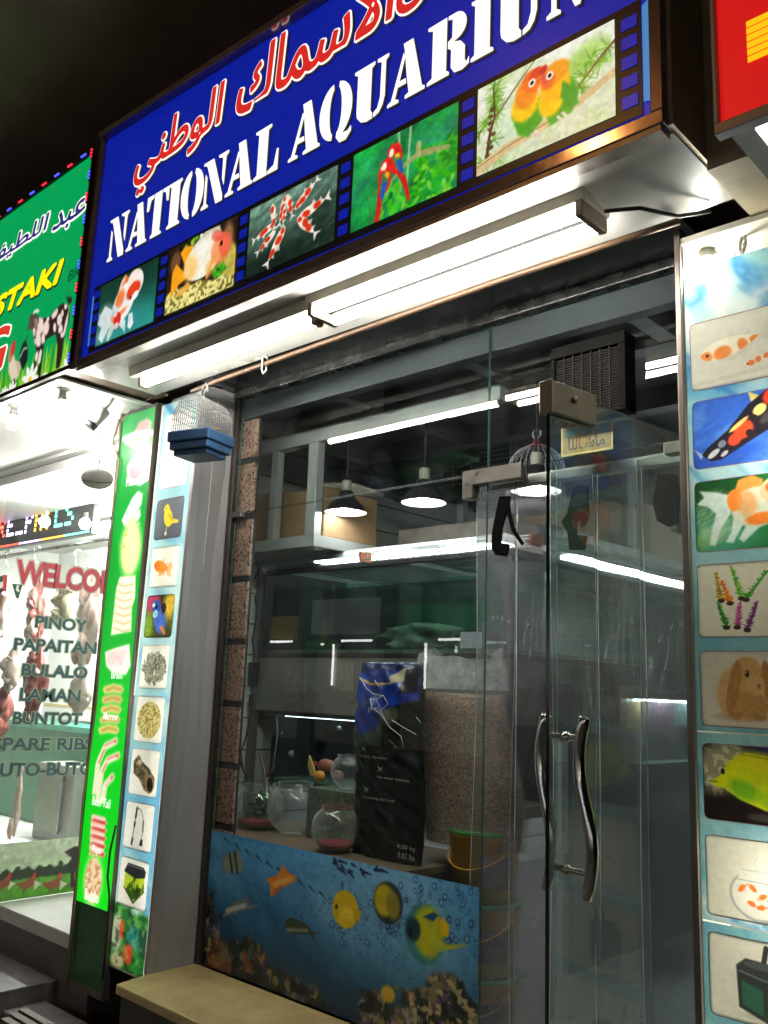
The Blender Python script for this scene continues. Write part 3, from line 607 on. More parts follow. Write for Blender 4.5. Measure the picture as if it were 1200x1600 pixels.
# ---------------------------------------------------------------- bird cage hung at the left end
cc = P(313,700,2.16)
cage = thing('bird_cage', 'small empty wire bird cage with a blue plastic tray hanging by the left pillar', 'bird cage', tuple(cc))
MC = Matrix.Translation(cc) @ Matrix.Rotation(R(16), 4, 'Z')
cw, cd, chh = .096, .080, .195
blup = mat('blue_plastic', (.035,.095,.22), .4, 0, .2, 6)
tray = MB()
tray.prism([(-cw-.012,-cd-.012),(cw+.012,-cd-.012),(cw+.012,cd+.012),(-cw-.012,cd+.012)], .012, .058, 'Z', 0, MC)
tray.prism([(-cw-.004,-cd-.004),(cw+.004,-cd-.004),(cw+.004,cd+.004),(-cw-.004,cd+.004)], -.022, .0118, 'Z', 0, MC)
tray.prism([(-cw+.010,-cd+.010),(cw-.010,-cd+.010),(cw-.010,cd-.010),(-cw+.010,cd-.010)], -.045, -.0222, 'Z', 0, MC)
tray.build('tray', blup, cage, .006)
wires = MB(); wr = .0012
def dome(x): return .115*math.sqrt(max(0, 1-(x/cw)**2*.98))
for i in range(19):
    x = -cw+2*cw*i/18; hz = .10+dome(x)
    for y in (-cd, cd): wires.tube([(x,y,.05),(x,y,hz)], wr, 4, 0, True, MC)
    wires.tube([(x,-cd,hz),(x,cd,hz)], wr, 4, 0, True, MC)
for i in range(13):
    y = -cd+2*cd*i/12
    pts = [(-cw,y,.05)]+[(cw*math.sin(R(a)), y, .10+dome(cw*math.sin(R(a)))) for a in range(-90, 91, 15)]+[(cw,y,.05)]
    wires.tube(pts, wr, 4, 0, True, MC)
for z in (.06,.085,.11,.135,.16,.185):
    xx = cw if z <= .11 else cw*math.sqrt(max(0, (1-((z-.10)/.115)**2)))
    for y in (-cd, cd): wires.tube([(-xx,y,z),(xx,y,z)], wr, 4, 0, True, MC)
wires.build('wire_dome', mat('cage_wire', (.16,.16,.155), .4, .6, .1), cage)
MB().tube([(0,0,.213),(0,0,.25),(.014,0,.27),(0,0,.288),(-.014,0,.272),(-.005,0,.25)], .0028, 6, 0, True, MC).build('hanger', mat('cage_wire', (.16,.16,.155)), cage)
MB().tube([(-cw,0,.075),(cw,0,.075)], .005, 6, 0, True, MC).build('perch', mat('perch_wood', (.3,.2,.1), .7), cage)

# ---------------------------------------------------------------- glazed shop front
GY0, GY1 = 2.670, 2.680
def pane(mb, x0, x1, z0, z1, y0=GY0, y1=GY1, e=1):
    mb.box(x0, x1, y0, y1, z0, z1)
    n = len(mb.m); mb.m[n-6] = mb.m[n-5] = mb.m[n-3] = mb.m[n-1] = e
    return mb
win = thing('shop_window', 'clear frameless glass shop front with an underwater mural sticker along its foot', 'shop window', (-2.3, 2.675, -1.222))
pane(MB(), -3.494, -1.972, .826, 1.405).build('transom_pane', [gpane, gedge], win)
pane(MB(), -1.968, -1.090, .826, 1.405).build('transom_pane', [gpane, gedge], win)
pane(MB(), -3.494, -1.972, -1.221, .820).build('display_pane', [gpane, gedge], win)
st = mat('patch_steel', (.24,.22,.20), .3, .9, .2, 20)
mb = MB()
for y0, y1 in ((2.650,2.6695), (2.6805,2.70)): mb.prism([(-2.074,.728),(-2.026,.728),(-2.026,.778),(-1.806,.778),(-1.806,.836),(-2.074,.836)], y0, y1)
mb.box(-2.07, -1.81, 2.668, 2.682, .8205, .8255)
mb.build('corner_fitting', st, win, .003)
MB().box(-1.26, -1.095, 2.652, 2.698, .780, .8195).build('hinge_fitting', st, win, .003)
MB().box(-3.49, -3.42, 2.645, 2.6695, .80, .83).build('wall_clip', st, win, .003)
# door standing open towards the street
door = thing('glass_door', 'frameless glass door standing open towards the street, with long curved chrome pull handles', 'glass door', (-1.12, 2.66, -1.21))
DX = -1.12; DY = -.034
mb = MB().box(DX-.006, DX+.006, 1.960, 2.648, -1.205, .797); mb.m = [0,0,1,0,1,0]; mb.m[0] = mb.m[1] = 1; mb.m[2] = 2; mb.m[4] = 1; mb.m[3] = 0; mb.m[5] = 0
mb.build('door_pane', [gdoor, gedge, gdark], door)
MB().box(DX-.020, DX-.0065, 1.955, 2.135, .728, .815).box(DX+.0065, DX+.020, 1.955, 2.135, .728, .815).box(DX-.019, DX+.019, 1.956, 2.134, .7975, .812).box(DX-.022, DX+.022, 1.949, 1.9545, .724, .818).build('top_patch', mat('satin_patch', (.24,.20,.14), .35, .6, .15, 10), door, .003)
MB().lathe([(0,.0),(.010,.0),(.010,.006),(0,.006)], (0,0,0), 12, 0, Matrix.Translation((DX+.02,2.04,.78)) @ Matrix.Rotation(R(90),4,'Y')).build('patch_screw', st, door)
hy = 2.03
def pull(px):
    pts = []
    for t in range(25):
        u = t/24; z = P(880,1118,hy).z*(1-u)+P(880,1392,hy).z*u
        pts.append((DX+px-.019*math.sin(u*2*math.pi), hy-.004, z))
    return pts
for s_ in (-1, 1):
    MB().tube(pull(s_*.062), [.0145]+[.016]*23+[.0145], 14).build('pull_bar', chrome, door, .002)
for y in (1150, 1354):
    z = P(880,y,hy).z
    MB().tube([(DX-.062,hy,z),(DX-.012,hy,z),(DX-.0115,hy,z),(DX+.0115,hy,z),(DX+.012,hy,z),(DX+.062,hy,z)], [.008,.008,.013,.013,.008,.008], 12).build('standoff', chrome, door)
rotd = Matrix.Translation((DX, 2.675, 0)) @ Matrix.Rotation(R(-8.8), 4, 'Z') @ Matrix.Translation((-DX, -2.675+DY, 0))
for o in door.children:
    for v in o.data.vertices: v.co = rotd @ v.co
# ---------------------------------------------------------------- exhaust fan and sticker on the transom
fan = thing('exhaust_fan', 'dark square exhaust fan with a slatted grille set in the transom glass above the door', 'exhaust fan', (-1.54, 2.60, .96))
fx0, fx1 = P(862,550,2.6).x, P(977,516,2.6).x; fz0, fz1 = P(975,640,2.6).z, P(975,516,2.6).z
fanm = mat('fan_brown', (.005,.0045,.0045), .4, 0, .3, 8)
mb = MB()
for a, b, c, d in ((fx0,fx1,fz1-.042,fz1),(fx0,fx1,fz0,fz0+.012),(fx0,fx0+.014,fz0+.0125,fz1-.0425),(fx1-.026,fx1,fz0+.0125,fz1-.0425)): mb.box(a, b, 2.595, 2.6695, c, d)
mb.build('housing', mat('fan_grey', (.006,.0058,.0058), .8, 0, .25, 8, spec=.04), fan, .003)
mb = MB().box(fx0+.014, fx1-.026, 2.64, 2.66, fz0+.012, fz1-.042)
mb.build('fan_shutter', mat('fan_dark', (.003,.003,.003), .8, spec=.1), fan)
mb = MB(); n = 24
for i in range(n):
    z = fz0+.014+(fz1-.044-fz0-.014)*i/n
    mb.box(fx0+.0145, fx1-.0265, 2.605, 2.622, z, z+.0045)
for i in range(1, 7): x = fx0+.014+(fx1-.026-fx0-.014)*i/7; mb.box(x-.0022, x+.0022, 2.601, 2.6045, fz0+.013, fz1-.043)
mb.build('grille', mat('fan_slat', (.007,.0055,.005), .6, 0, .3, 10, spec=.1), fan)
yel = mat('sticker_gold', (.22,.15,.03), .4, 0, .2, 20); ink = mat('sticker_ink', (.03,.03,.025), .5, 0, .1)
sk = thing('calligraphy_sticker', 'small yellow sticker with black Arabic calligraphy on the glass above the door', 'sticker', (-1.55, 2.668, .83))
sx, sz, sw, sh = -1.648, .832, .202, .104
MB().box(sx, sx+sw, 2.6665, 2.6695, sz, sz+sh).build('backing', mat('sticker_edge', (.45,.36,.13), .5), sk)
MB().box(sx+.008, sx+sw-.008, 2.6650, 2.6662, sz+.008, sz+sh-.008).build('field', yel, sk)
mb = MB(); write(mb, '\ufe8e\ufee0\ufedf\ufe8e \ufeb7\ufe8e\ufee3', (sx+.03, 2.6645, sz+.018), (1,0,0), (0,0,1), sw-.06, .045, .02); mb.build('calligraphy', ink, sk)
mb = MB()
for i in range(3):
    x = sx+.016+i*.060; mb.prism([(x,sz+.068),(x+.048,sz+.068),(x+.048,sz+.092),(x+.024,sz+.097),(x,sz+.092)], 2.6636, 2.6646)
mb.build('medallion', mat('sticker_green', (.06,.16,.12), .5, 0, .5, 60), sk)
# the same card's price label and note lower on the display glass
q = P(735,1000,2.66); nt_ = MB().box(q.x-.05, q.x+.05, 2.664, 2.6695, q.z-.03, q.z+.03)
tag(nt_.build('paper_label', mat('paper_blue_white', (.16,.22,.25), .6, 0, .3, 40)), 'small white and blue paper label stuck on the display glass near the doorway', 'label')

# ---------------------------------------------------------------- plastic strip curtain in the doorway
strip = glass('pvc_strip', tint=(.86,.88,.87), dirt=.55, film=.055, thru=.86, dscale=1.5, ior=1.45, rough=.05, wav=.35, dcol=(.62,.64,.66), blur=.55, brough=.22)
cur = thing('strip_curtain', 'hazy clear plastic strip curtain hanging in the open doorway', 'strip curtain', (-1.65, 2.76, -1.2))
MB().box(-2.07, -1.07, 2.75, 2.79, .775, .815).build('curtain_rail', alu, cur, .003)
rg = random.Random(4)
for i in range(6):
    x0 = -2.062+i*.166; y = 2.742 if i % 2 else 2.736
    n, k = 10, 16; vs = []; ph = rg.uniform(0, 6)
    for j in range(k+1):
        for a in range(n+1):
            t = a/n; z = .80-(.80+1.19)*j/k
            vs.append((x0+.185*t+.004*math.sin(z*4+ph), y-.010*math.sin(math.pi*t)+.006*math.sin(z*3+ph+t*3), z))
    F = [(j*(n+1)+a, (j+1)*(n+1)+a, (j+1)*(n+1)+a+1, j*(n+1)+a+1) for j in range(k) for a in range(n)]
    cs = MB().add(vs, F, 0, True)
    for a in (0, n): cs.tube([vs[j*(n+1)+a] for j in range(k+1)], .0016, 5, 1)  # pale tubes draw in the bright highlight along the strip edges
    cs.build('curtain_strip', [strip, mat('plastic_highlight', (.62,.66,.68), .15, 0, .3, 9)], cur)
def cloth(name, pts, Y, m, label, cat, extra=None, group=None):
    mb = MB().prism([(P(x,y,Y).x, P(x,y,Y).z) for x, y in pts], Y-.012, Y)
    if extra: mb.prism([(P(x,y,Y).x, P(x,y,Y).z) for x, y in extra], Y-.0115, Y-.003)
    return tag(mb.build(name, m, None, .004), label, cat, group)
bk = mat('black_cloth', (.002,.002,.0025), .95, 0, .3, 30, spec=.05)
z8 = lambda L: [(740+x*.38333, 350+y*.38333) for x, y in L]
G_ = 'black straps hung in the doorway'
cloth('black_strap', z8([(110,1112),(155,1110),(150,1150),(138,1190),(122,1240),(116,1300),(152,1306),(140,1357),(95,1350),(78,1325),(80,1260),(95,1180)]), 2.715, bk, 'black boot shaped strap in the doorway, left of the open glass door', 'strap', z8([(150,1115),(158,1180),(172,1240),(212,1305),(200,1312),(160,1255),(143,1190)]), G_)
cloth('black_strap', z8([(415,1070),(470,1070),(474,1190),(462,1225),(440,1240),(436,1200),(428,1215),(424,1268),(468,1272),(458,1328),(395,1330),(388,1262),(362,1215),(385,1185),(405,1100)]), 2.715, bk, 'black looped strap with a triangular gap, seen through the open glass door', 'strap', None, G_)
cloth('black_strap', z8([(755,1020),(832,1022),(845,1100),(838,1220),(800,1236),(752,1212),(733,1140)]), 2.715, bk, 'black bundled strap without a gap, hanging nearest the right pillar', 'strap', None, G_)

# ---------------------------------------------------------------- lit panels on the pillars
tran = printed('translucent_print', 'trans', rough=.35)
lampw = emit('cfl_glow', (1, .93, .74), 34)
inner = mat('lightbox_white', (.78,.75,.64), .6, 0, .1, 4)
def cfl(name_mb, c, r=.022):
    pass
def uvf(Y, x0, z0, h):
    def f(x, y): q = P(x, y, Y); return ((q.x-x0)/h, (q.z-z0)/h)
    return f
def framed(asp, res, bg, border=(150,85,95), r=.07, bw=.013):
    p = Pic(asp, res, border); p.inner = p.rrect(bw, asp-bw, bw, 1-bw, r); p.put(p.inner, bg); p.clip = p.inner
    return p
def finish(p, amt=.05, seed=1): p.mottle(16, amt, seed, m=.8); p.clip = 1; return p
WH = (240,238,228)
# ---- subjects, each painted into a framed picture of the given aspect
def s_canary(a, r):
    p = framed(a, r, (84,88,98)); p.put(p.y*.6, (120,124,132)); y = (236,206,60)
    p.put(p.poly([(.62,.5),(1.0,.42),(.98,.36),(.7,.36)], .02), (225,200,90)); p.put(p.ell(.55,.52,.17,.24,.5,.1), y); p.put(p.ell(.46,.74,.11,.11,0,.1), y); p.put(p.poly([(.36,.76),(.3,.73),(.37,.71)], .02), (225,190,150)); p.put(p.ell(.43,.76,.018,.02), (20,20,20))
    p.put(p.poly([(.5,.6),(.72,.42),(.86,.4),(.6,.62)], .03), (205,175,50)); p.put(p.line([(.52,.3),(.5,.16)], .012), (225,190,140)); p.put(p.ell(.5,.14,.04,.05), (238,225,190)); return finish(p)
def s_gold(a, r):
    p = framed(a, r, WH); o = (240,140,60)
    p.fish(.5,.5,.72,2.9,1,o,.2,[(.3,.02,.16,.14)],(235,105,40),(244,175,105),'fan',.14,True,.02); return finish(p)
def s_finch(a, r):
    p = framed(a, r, (70,76,34)); p.mottle(3, .8, 4); p.put(p.ell(.25,.8,.3,.25,0,.7), (170,60,90)); p.put(p.ell(.95,.75,.25,.3,0,.7), (190,160,60)); p.put(p.ell(.15,.3,.2,.3,0,.8), (110,140,50))
    p.put(p.ell(.6,.4,.22,.34,.5,.2), (66,104,190)); p.put(p.ell(.42,.72,.18,.16,0,.2), (50,80,160)); p.put(p.ell(.4,.55,.1,.09,0,.2), (150,205,215)); p.put(p.ell(.3,.76,.06,.05,0,.2), (190,220,230)); p.put(p.ell(.72,.68,.1,.12,0,.3), (50,30,34)); p.put(p.ell(.42,.72,.05,.05), (12,14,40)); p.put(p.poly([(.7,.3),(.9,.1),(.82,.06),(.6,.25)], .03), (200,120,60)); return finish(p, .25)
def s_seeds(a, r, n=230, lo=(80,82,70), hi=(150,152,135), pale=(205,205,190)):
    p = framed(a, r, WH); rg = random.Random(2)
    for i in range(n):
        b = rg.uniform(0, 6.28); d = math.sqrt(rg.random()); x, y = a/2+.4*a*d*math.cos(b), .47+.34*d*math.sin(b); t = rg.random(); q = rg.uniform(0, 3.14)
        p.put(p.ell(x, y, .075, .03, q, .3), [l*(1-t)+h*t for l, h in zip(lo, hi)]); 
        if t > .4: p.put(p.ell(x, y, .06, .008, q, .5), pale, .8)
    return finish(p)
def s_millet(a, r):
    p = framed(a, r, WH); m = p.ell(a/2, .48, .4*a, .39, 0, .06); p.put(m, (178,164,96)); n = p.noise(26, 4, oct=2); p.put(m*(n > .55), (216,204,140), .9); p.put(m*(n < .4), (126,112,58), .8); return finish(p)
def s_log(a, r):
    p = framed(a, r, WH); m = p.poly([(.12,.72),(.3,.86),(.46,.72),(.75,.6),(.98,.42),(1.0,.22),(.82,.08),(.62,.14),(.4,.36),(.15,.46)], .03); p.put(m, (86,80,58)); n = p.noise(9, 3, (1,2.5), -.7); c = p.clip; p.clip = c*m; p.put(n > .55, (128,118,86), .8); p.put(n < .42, (50,46,32), .8); p.put(p.ell(.36,.7,.09,.06,0,.3), (176,165,140)); p.clip = c
    p.put(p.ell(.83,.28,.16,.2,.3,.12), (140,120,85)); p.put(p.ell(.83,.27,.12,.155,.3,.15), (34,22,14)); return finish(p)
def s_heater(a, r):
    p = framed(a, r, WH); k = (30,30,32)
    p.put(p.line([(.36,.16),(.44,.88)], .028), (150,155,155)); 
    for y0, y1 in ((.12,.22),(.5,.56),(.68,.86)): p.put(p.line([(.36+(y0-.16)*.11,y0),(.36+(y1-.16)*.11,y1)], .034), k)
    p.put(p.line([(.45,.88),(.6,.84),(.72,.66),(.74,.5)], .008), k); p.put(p.line([(.72,.62),(.74,.42)], .022), k); p.put(p.line([(.74,.42),(.7,.2)], .008), k); p.put(p.poly([(.68,.25),(.76,.25),(.78,.12),(.64,.12)], .02), k); return finish(p)
def s_tank(a, r):
    p = framed(a, r, WH); p.put(p.poly([(.22,.72),(.95,.72),(.98,.4),(.62,.12),(.22,.38)], .015), (110,140,20)); c = p.clip; m = p.poly([(.22,.72),(.95,.72),(.98,.4),(.62,.12),(.22,.38)], .015); p.clip = c*m; n = p.noise(7, 3); p.put(n > .52, (180,205,50), .9); p.put(n < .42, (40,80,16), .9); p.put(p.ell(.75,.35,.15,.08,.4,.5), (30,60,20)); p.clip = c
    p.put(p.line([(.22,.38),(.62,.11),(.98,.39)], .015), (30,32,26)); p.put(p.line([(.62,.12),(.62,.6)], .01), (60,80,20)); p.put(p.poly([(.18,.7),(.3,.88),(.9,.86),(1.0,.78),(.98,.66),(.62,.6),(.2,.68)], .02), (34,38,42)); p.put(p.line([(.3,.84),(.88,.82)], .01), (110,118,122)); return finish(p)
def s_wash(a, r):
    p = framed(a, r, (240,240,236)); p.put(p.ell(.5,.3,.3,.2,0,.6), (215,205,200), .7); p.put(p.noise(8,3)*p.ell(.55,.28,.25,.1,0,.4), (170,140,140), .6); return finish(p)
def s_carp(a, r):
    p = framed(a, r, (214,214,200)); p.put(p.ell(.6,.12,.9,.03,.05,.8), (190,190,176), .5)
    p.put(p.poly([(.98,.62),(1.2,.82),(1.22,.55),(1.0,.55)], .02), (205,205,190), .7)
    m = p.fish(.62,.56,.95,3.3,1,(244,236,214),.15,[(.42,.04,.09,.08),(.18,.06,.13,.1),(-.12,.05,.07,.1),(-.3,.03,.08,.06)],(234,130,52),(208,206,190),'fork',.08,True,.012)
    p.fish(.98,.3,.5,3.4,1,(236,225,205),.12,[(.3,.03,.1,.08),(.1,.02,.08,.09),(-.12,.02,.08,.08)],(222,110,50),(215,205,190),'fork',.06,True,.012); return finish(p)
def s_kohaku(a, r):
    p = framed(a, r, (52,98,196)); n = p.noise(2.5, 4, (1,2), .5); p.put(np.clip(n*2.4-.9,0,1), (110,165,225), .8); p.put(p.ell(.4,.1,.7,.2,.2,.8), (36,70,160), .8)
    p.put(p.poly([(.02,.3),(.16,.2),(.12,.14)], .02), (190,200,210), .8)
    B = [(.13,.2),(.22,.3),(.5,.5),(.8,.82),(1.05,.98),(1.3,1.0),(1.3,.5),(1.05,.42),(.8,.3),(.4,.1),(.25,.1)]
    p.put(p.poly([(.86,.78),(.8,1.0),(.95,.92),(1.05,.8)], .02), (235,215,120)); m = p.poly(B, .02); p.put(m, (28,26,34)); c = p.clip; p.clip = c*m
    for x, y, rx, ry, col in ((.72,.48,.14,.12,(226,76,42)),(.6,.36,.1,.08,(226,70,44)),(.66,.56,.16,.03,(238,205,120)),(.95,.72,.1,.07,(238,210,120)),(1.15,.9,.16,.12,(225,60,40)),(.42,.32,.06,.05,(120,130,150)),(.3,.2,.1,.04,(200,205,210)),(.45,.18,.06,.03,(190,195,200)),(1.05,.6,.12,.06,(60,55,60)),(.8,.42,.05,.05,(30,26,30)),(.88,.6,.05,.08,(34,28,32))): p.put(p.ell(x,y,rx,ry,.6,.35), col)
    p.clip = c; p.put(p.ell(1.22,.5,.1,.08,0,.4), (205,195,140), .8); return finish(p, .1)
def s_oranda(a, r):
    p = framed(a, r, (28,92,44)); p.put(p.ell(.3,.15,.6,.25,.1,.9), (60,140,110)); p.put(p.ell(.2,.2,.3,.12,.4,.8), (130,170,110), .7); p.put(p.ell(.2,.85,.5,.2,0,.9), (20,60,30))
    w = (214,232,226)
    for q in ([(.52,.75),(.3,.82),(.08,.86),(.14,.76),(.04,.68),(.2,.62),(.3,.52),(.24,.3),(.2,.1),(.28,.08),(.36,.3),(.5,.5)], [(.55,.5),(.5,.25),(.42,.12),(.52,.1),(.64,.3),(.7,.4)], [(.75,.4),(.6,.15),(.66,.1),(.9,.3)]): p.put(p.poly(q, .03), w, .92)
    p.put(p.noise(10,3,(1,3),.6)*p.ell(.3,.5,.3,.35,0,.3), (240,250,248), .5)
    p.put(p.poly([(.55,.75),(.62,.95),(.8,1.0),(.95,.92),(.9,.7)], .03), (238,150,70)); p.put(p.ell(.85,.56,.34,.27,.1,.12), (208,214,190)); p.put(p.ell(.56,.68,.1,.15,0,.2), (238,135,50)); p.put(p.ell(.9,.4,.2,.08,.1,.4), (236,130,50)); p.put(p.ell(.72,.62,.14,.18,.3,.5), (236,160,90), .7)
    p.put(p.ell(1.12,.76,.22,.18,0,.12), (236,190,150)); p.put(p.ell(1.14,.8,.16,.1,0,.3), (234,84,44)); p.put(p.ell(1.05,.6,.04,.05), (30,24,20)); return finish(p, .08)
def s_plants(a, r):
    p = framed(a, r, (222,218,200)); rg = random.Random(6)
    for x, y, h, lean, c1, c2 in ((.52,.5,.36,-.06,(205,150,40),(130,120,30)),(.72,.46,.28,-.1,(232,130,30),(205,90,30)),(.98,.52,.4,-.12,(110,180,50),(60,140,40)),(1.08,.5,.34,.28,(60,150,50),(40,120,40)),(.62,.14,.3,-.1,(50,140,50),(40,110,40)),(.86,.14,.3,.05,(190,90,150),(160,60,120)),(1.08,.1,.34,.14,(120,50,120),(90,30,90))):
        x = .02+x*.6
        for k in range(26):
            t = k/25; bx, by = x+lean*t, y+h*t; wd = .06*(1-t*.6)
            for s_ in (-1, 1): p.put(p.line([(bx,by),(bx+s_*wd*rg.uniform(.5,1.2),by+rg.uniform(-.0,.05))], [.011,.004]), c1 if rg.random() < .6 else c2)
        p.put(p.ell(x, y-.01, .05, .03, 0, .3), (50,40,30))
    return finish(p)
def s_rabbit(a, r):
    p = framed(a, r, (206,200,186)); xs0 = p.x; p.x = (xs0-.03)/.72; f = (202,164,110); p.put(p.ell(.75,.14,.5,.06,0,.7), (150,140,124), .7)
    p.put(p.ell(.68,.45,.4,.35,.3,.1), f); p.put(p.ell(.85,.66,.3,.26,0,.12), (194,152,94)); p.put(p.ell(.9,.3,.35,.18,0,.3), (176,132,78)); p.put(p.ell(.6,.52,.11,.36,-.30,.2), (164,116,66)); p.put(p.ell(1.2,.62,.09,.25,.1,.2), (160,112,62))
    p.put(p.ell(1.0,.55,.16,.13,0,.4), (206,168,112)); p.put(p.ell(.85,.7,.042,.05), (40,24,16)); p.put(p.ell(.835,.72,.012,.014), (225,215,200)); p.put(p.ell(1.06,.55,.03,.02,0,.4), (130,86,66)); p.put(p.line([(1.02,.5),(1.06,.53),(1.1,.5)], .006), (130,92,66)); p.put(p.ell(.62,.16,.12,.055,0,.25), (160,120,74)); p.put(p.ell(1.05,.15,.12,.05,0,.25), (160,120,74)); n = p.noise(20,5,(1,3),.8); c = p.clip; p.clip = c*np.clip(p.ell(.72,.45,.5,.42,0,.2)+p.ell(.85,.66,.3,.26,0,.2),0,1); p.put(n > .56, (206,165,108), .22); p.put(n < .42, (150,110,62), .22); p.clip = c
    p.x = xs0; return finish(p)
def s_tang(a, r):
    p = framed(a, r, (24,18,18)); p.put(p.ell(.25,.7,.45,.3,.3,.6), (150,146,120), .9); n = p.noise(12, 3); p.put((n > .56)*p.ell(.25,.7,.45,.3,.3,.6), (205,200,170), .7); p.put(p.ell(1.1,.95,.4,.15,0,.6), (30,40,80)); p.put(p.ell(.8,.1,.2,.05,0,.6), (90,90,80), .5)
    y = (196,206,24); p.put(p.poly([(.1,.5),(.24,.58),(.36,.78),(.6,.9),(.92,.86),(1.1,.7),(1.25,.72),(1.25,.4),(1.1,.36),(.95,.16),(.8,.2),(.5,.3),(.3,.42),(.16,.44)], .02), y); c = p.clip; p.put(p.ell(.55,.42,.2,.12,-.4,.6), (90,160,30), .8); p.put(p.ell(.75,.8,.3,.12,0,.6), (214,206,30), .7); p.put(p.ell(.9,.3,.2,.1,-.5,.5), (140,190,30), .7)
    p.put(p.line([(.5,.88),(.9,.84),(1.08,.7)], .01), (150,150,20)); p.put(p.ell(.28,.64,.03,.04), (15,15,15)); p.put(p.line([(.1,.5),(.2,.5)], .012), (120,120,20)); return finish(p, .08)
def s_bowl(a, r):
    p = framed(a, r, (222,220,202)); p.x = p.x+.10; p.put(p.ell(.82,.1,.22,.1,0,.3), (170,174,172)); p.put(p.ell(.78,.33,.37,.3,0,.06), (160,166,160)); p.put(p.ell(.78,.33,.34,.275,0,.08), (228,228,214)); p.put(p.poly([(.52,.5),(1.04,.5),(1.0,.62),(.56,.62)], .02), (222,222,208)); p.put(p.line([(.48,.5),(1.08,.48)], .008), (170,174,168)); p.put(p.line([(.58,.62),(1.02,.62)], .006), (190,192,186))
    p.put(p.line([(.78,.6),(.74,.72),(.8,.8)], .006), (200,204,200)); rg = random.Random(2)
    for x, y in ((.58,.4),(.7,.42),(.82,.32),(.7,.22),(.82,.2),(.98,.4),(1.0,.86),(.95,.3)): p.fish(x, y, .14, rg.uniform(-.8,.8), rg.choice((-1,1)), (226,112,44), .2, (), (0,0,0), (226,130,70), 'fork', .1, False, .012, False)
    return finish(p)
def s_filter(a, r):
    p = framed(a, r, (224,222,206)); p.x = p.x+.12; k = (44,48,48)
    p.put(p.line([(.82,.72),(.86,.92)], .032), k); p.put(p.line([(.94,.7),(1.0,.86)], .028), k); p.put(p.ell(.8,.1,.3,.04,0,.6), (190,188,174), .7)
    p.put(p.poly([(.48,.66),(.6,.76),(1.0,.74),(1.12,.66),(1.1,.2),(.86,.06),(.5,.18)], .02), k); p.put(p.poly([(.54,.5),(.8,.42),(.8,.14),(.54,.22)], .015), (44,84,70)); p.put(p.poly([(.87,.42),(1.06,.5),(1.05,.24),(.87,.14)], .015), (38,74,60)); p.put(p.line([(.52,.6),(.84,.54),(1.1,.62)], .012), (90,96,96)); p.put(p.ell(.8,.7,.24,.045,0,.2), (66,72,72)); p.put(p.poly([(1.0,.52),(1.08,.56),(1.08,.6),(1.0,.57)], .015), (20,20,20)); return finish(p)
def s_pump(a, r):
    p = framed(a, r, (222,220,206)); p.put(p.ell(.65,.4,.35,.2,0,.1), (60,66,70)); p.put(p.line([(.4,.55),(.3,.85)], .03), (50,54,56)); return finish(p)
def swirl(p, seed=3):
    p.a[:] = (150,200,205); n = p.noise(5, seed, (2.5,1), .7); n2 = p.noise(3, seed+2, (1,2.5), -.5)
    p.put(np.clip(n*4-1.8, 0, 1), (222,232,230)); p.put(np.clip(2.0-n2*4.6, 0, 1), (22,112,190)); p.put(np.clip(1-abs(n-.45)*14, 0, 1), (40,110,180), .7); p.put(np.clip(1-abs(n2-.58)*12, 0, 1), (228,236,234), .7)
    return p
# ---------------------------------------------------------------- left pillar light panel
def tubes_in(box, x, z0, z1, y, m, r=.006): MB().tube([(x,y,z0),(x,y,z1)], r, 8).build('tube', m, box)
stripm = emit('panel_tube', (1,.99,.94), 16)
LX0, LX1, LZ0, LZ1 = -3.842, -3.5475, -1.245, 1.365
lp = thing('pillar_lightbox', 'narrow pale blue backlit panel of small pet pictures beside the green meat column', 'light box', (-3.69, 2.45, LZ0), 'backlit picture panels on the pillars')
MB().box(LX0-.006, LX1-.001, 2.505, 2.5195, LZ0, LZ1).box(LX0-.014, LX0-.006, 2.402, 2.519, LZ0, LZ1).box(LX0-.006, LX1-.001, 2.403, 2.5045, LZ0-.008, LZ0-.0005).box(LX1-.0005, LX1+.0015, 2.4035, 2.4375, LZ0, LZ1).build('box', inner, lp)
for x in (LX0+.03, LX1-.03): tubes_in(lp, x, LZ0+.03, LZ1-.05, 2.47, stripm)
LP = [((243,655),(238,768),s_wash), ((247,782),(238,845),s_canary), ((235,857),(229,920),s_gold), ((227.5,931),(221,997),s_finch), ((219,1008),(212,1075),s_seeds), ((212,1086),(205,1157),s_millet), ((205,1168),(197,1239),s_log), ((194,1249),(187,1322),s_heater), ((187,1335),(179,1410),s_tank)]
f = uvf(2.40, LX0, LZ0, LZ1-LZ0)
p = swirl(Pic((LX1-LX0)/(LZ1-LZ0), 420)); p.put(np.clip((p.y-.1)*12,0,1)*np.clip((.94-p.y)*12,0,1), (150,198,208), .6)
yb = f(205,1418)[1]; m = np.clip((yb-p.y)*60+.5+3*(p.noise(60,3)-.5), 0, 1); p.put(m, (44,120,50)); n = p.noise(90, 5); p.clip = m
for x, y, rx, ry, c in ((.02,.055,.018,.03,(170,180,150)),(.07,.045,.02,.03,(30,120,120)),(.035,.062,.007,.016,(215,70,40)),(.085,.02,.02,.02,(40,130,50)),(.06,.028,.016,.016,(214,84,44)),(.03,.012,.02,.013,(190,190,150)),(.1,.055,.012,.025,(24,70,50))): p.put(p.ell(x,y,rx,ry,0,.4), c)
p.put(n > .6, (20,50,30), .7); p.put(n < .36, (170,200,120), .4); p.clip = 1
sheet('panel_print', p, (LX0+.004, 2.402, LZ0), (1,0,0), (0,0,1), LX1-LX0-.010, LZ1-LZ0-.0, tran, lp, holes=[(.026, LX1-LX0-.038, P(*b, 2.40).z-LZ0, P(*a, 2.40).z-LZ0) for a, b, _ in LP])
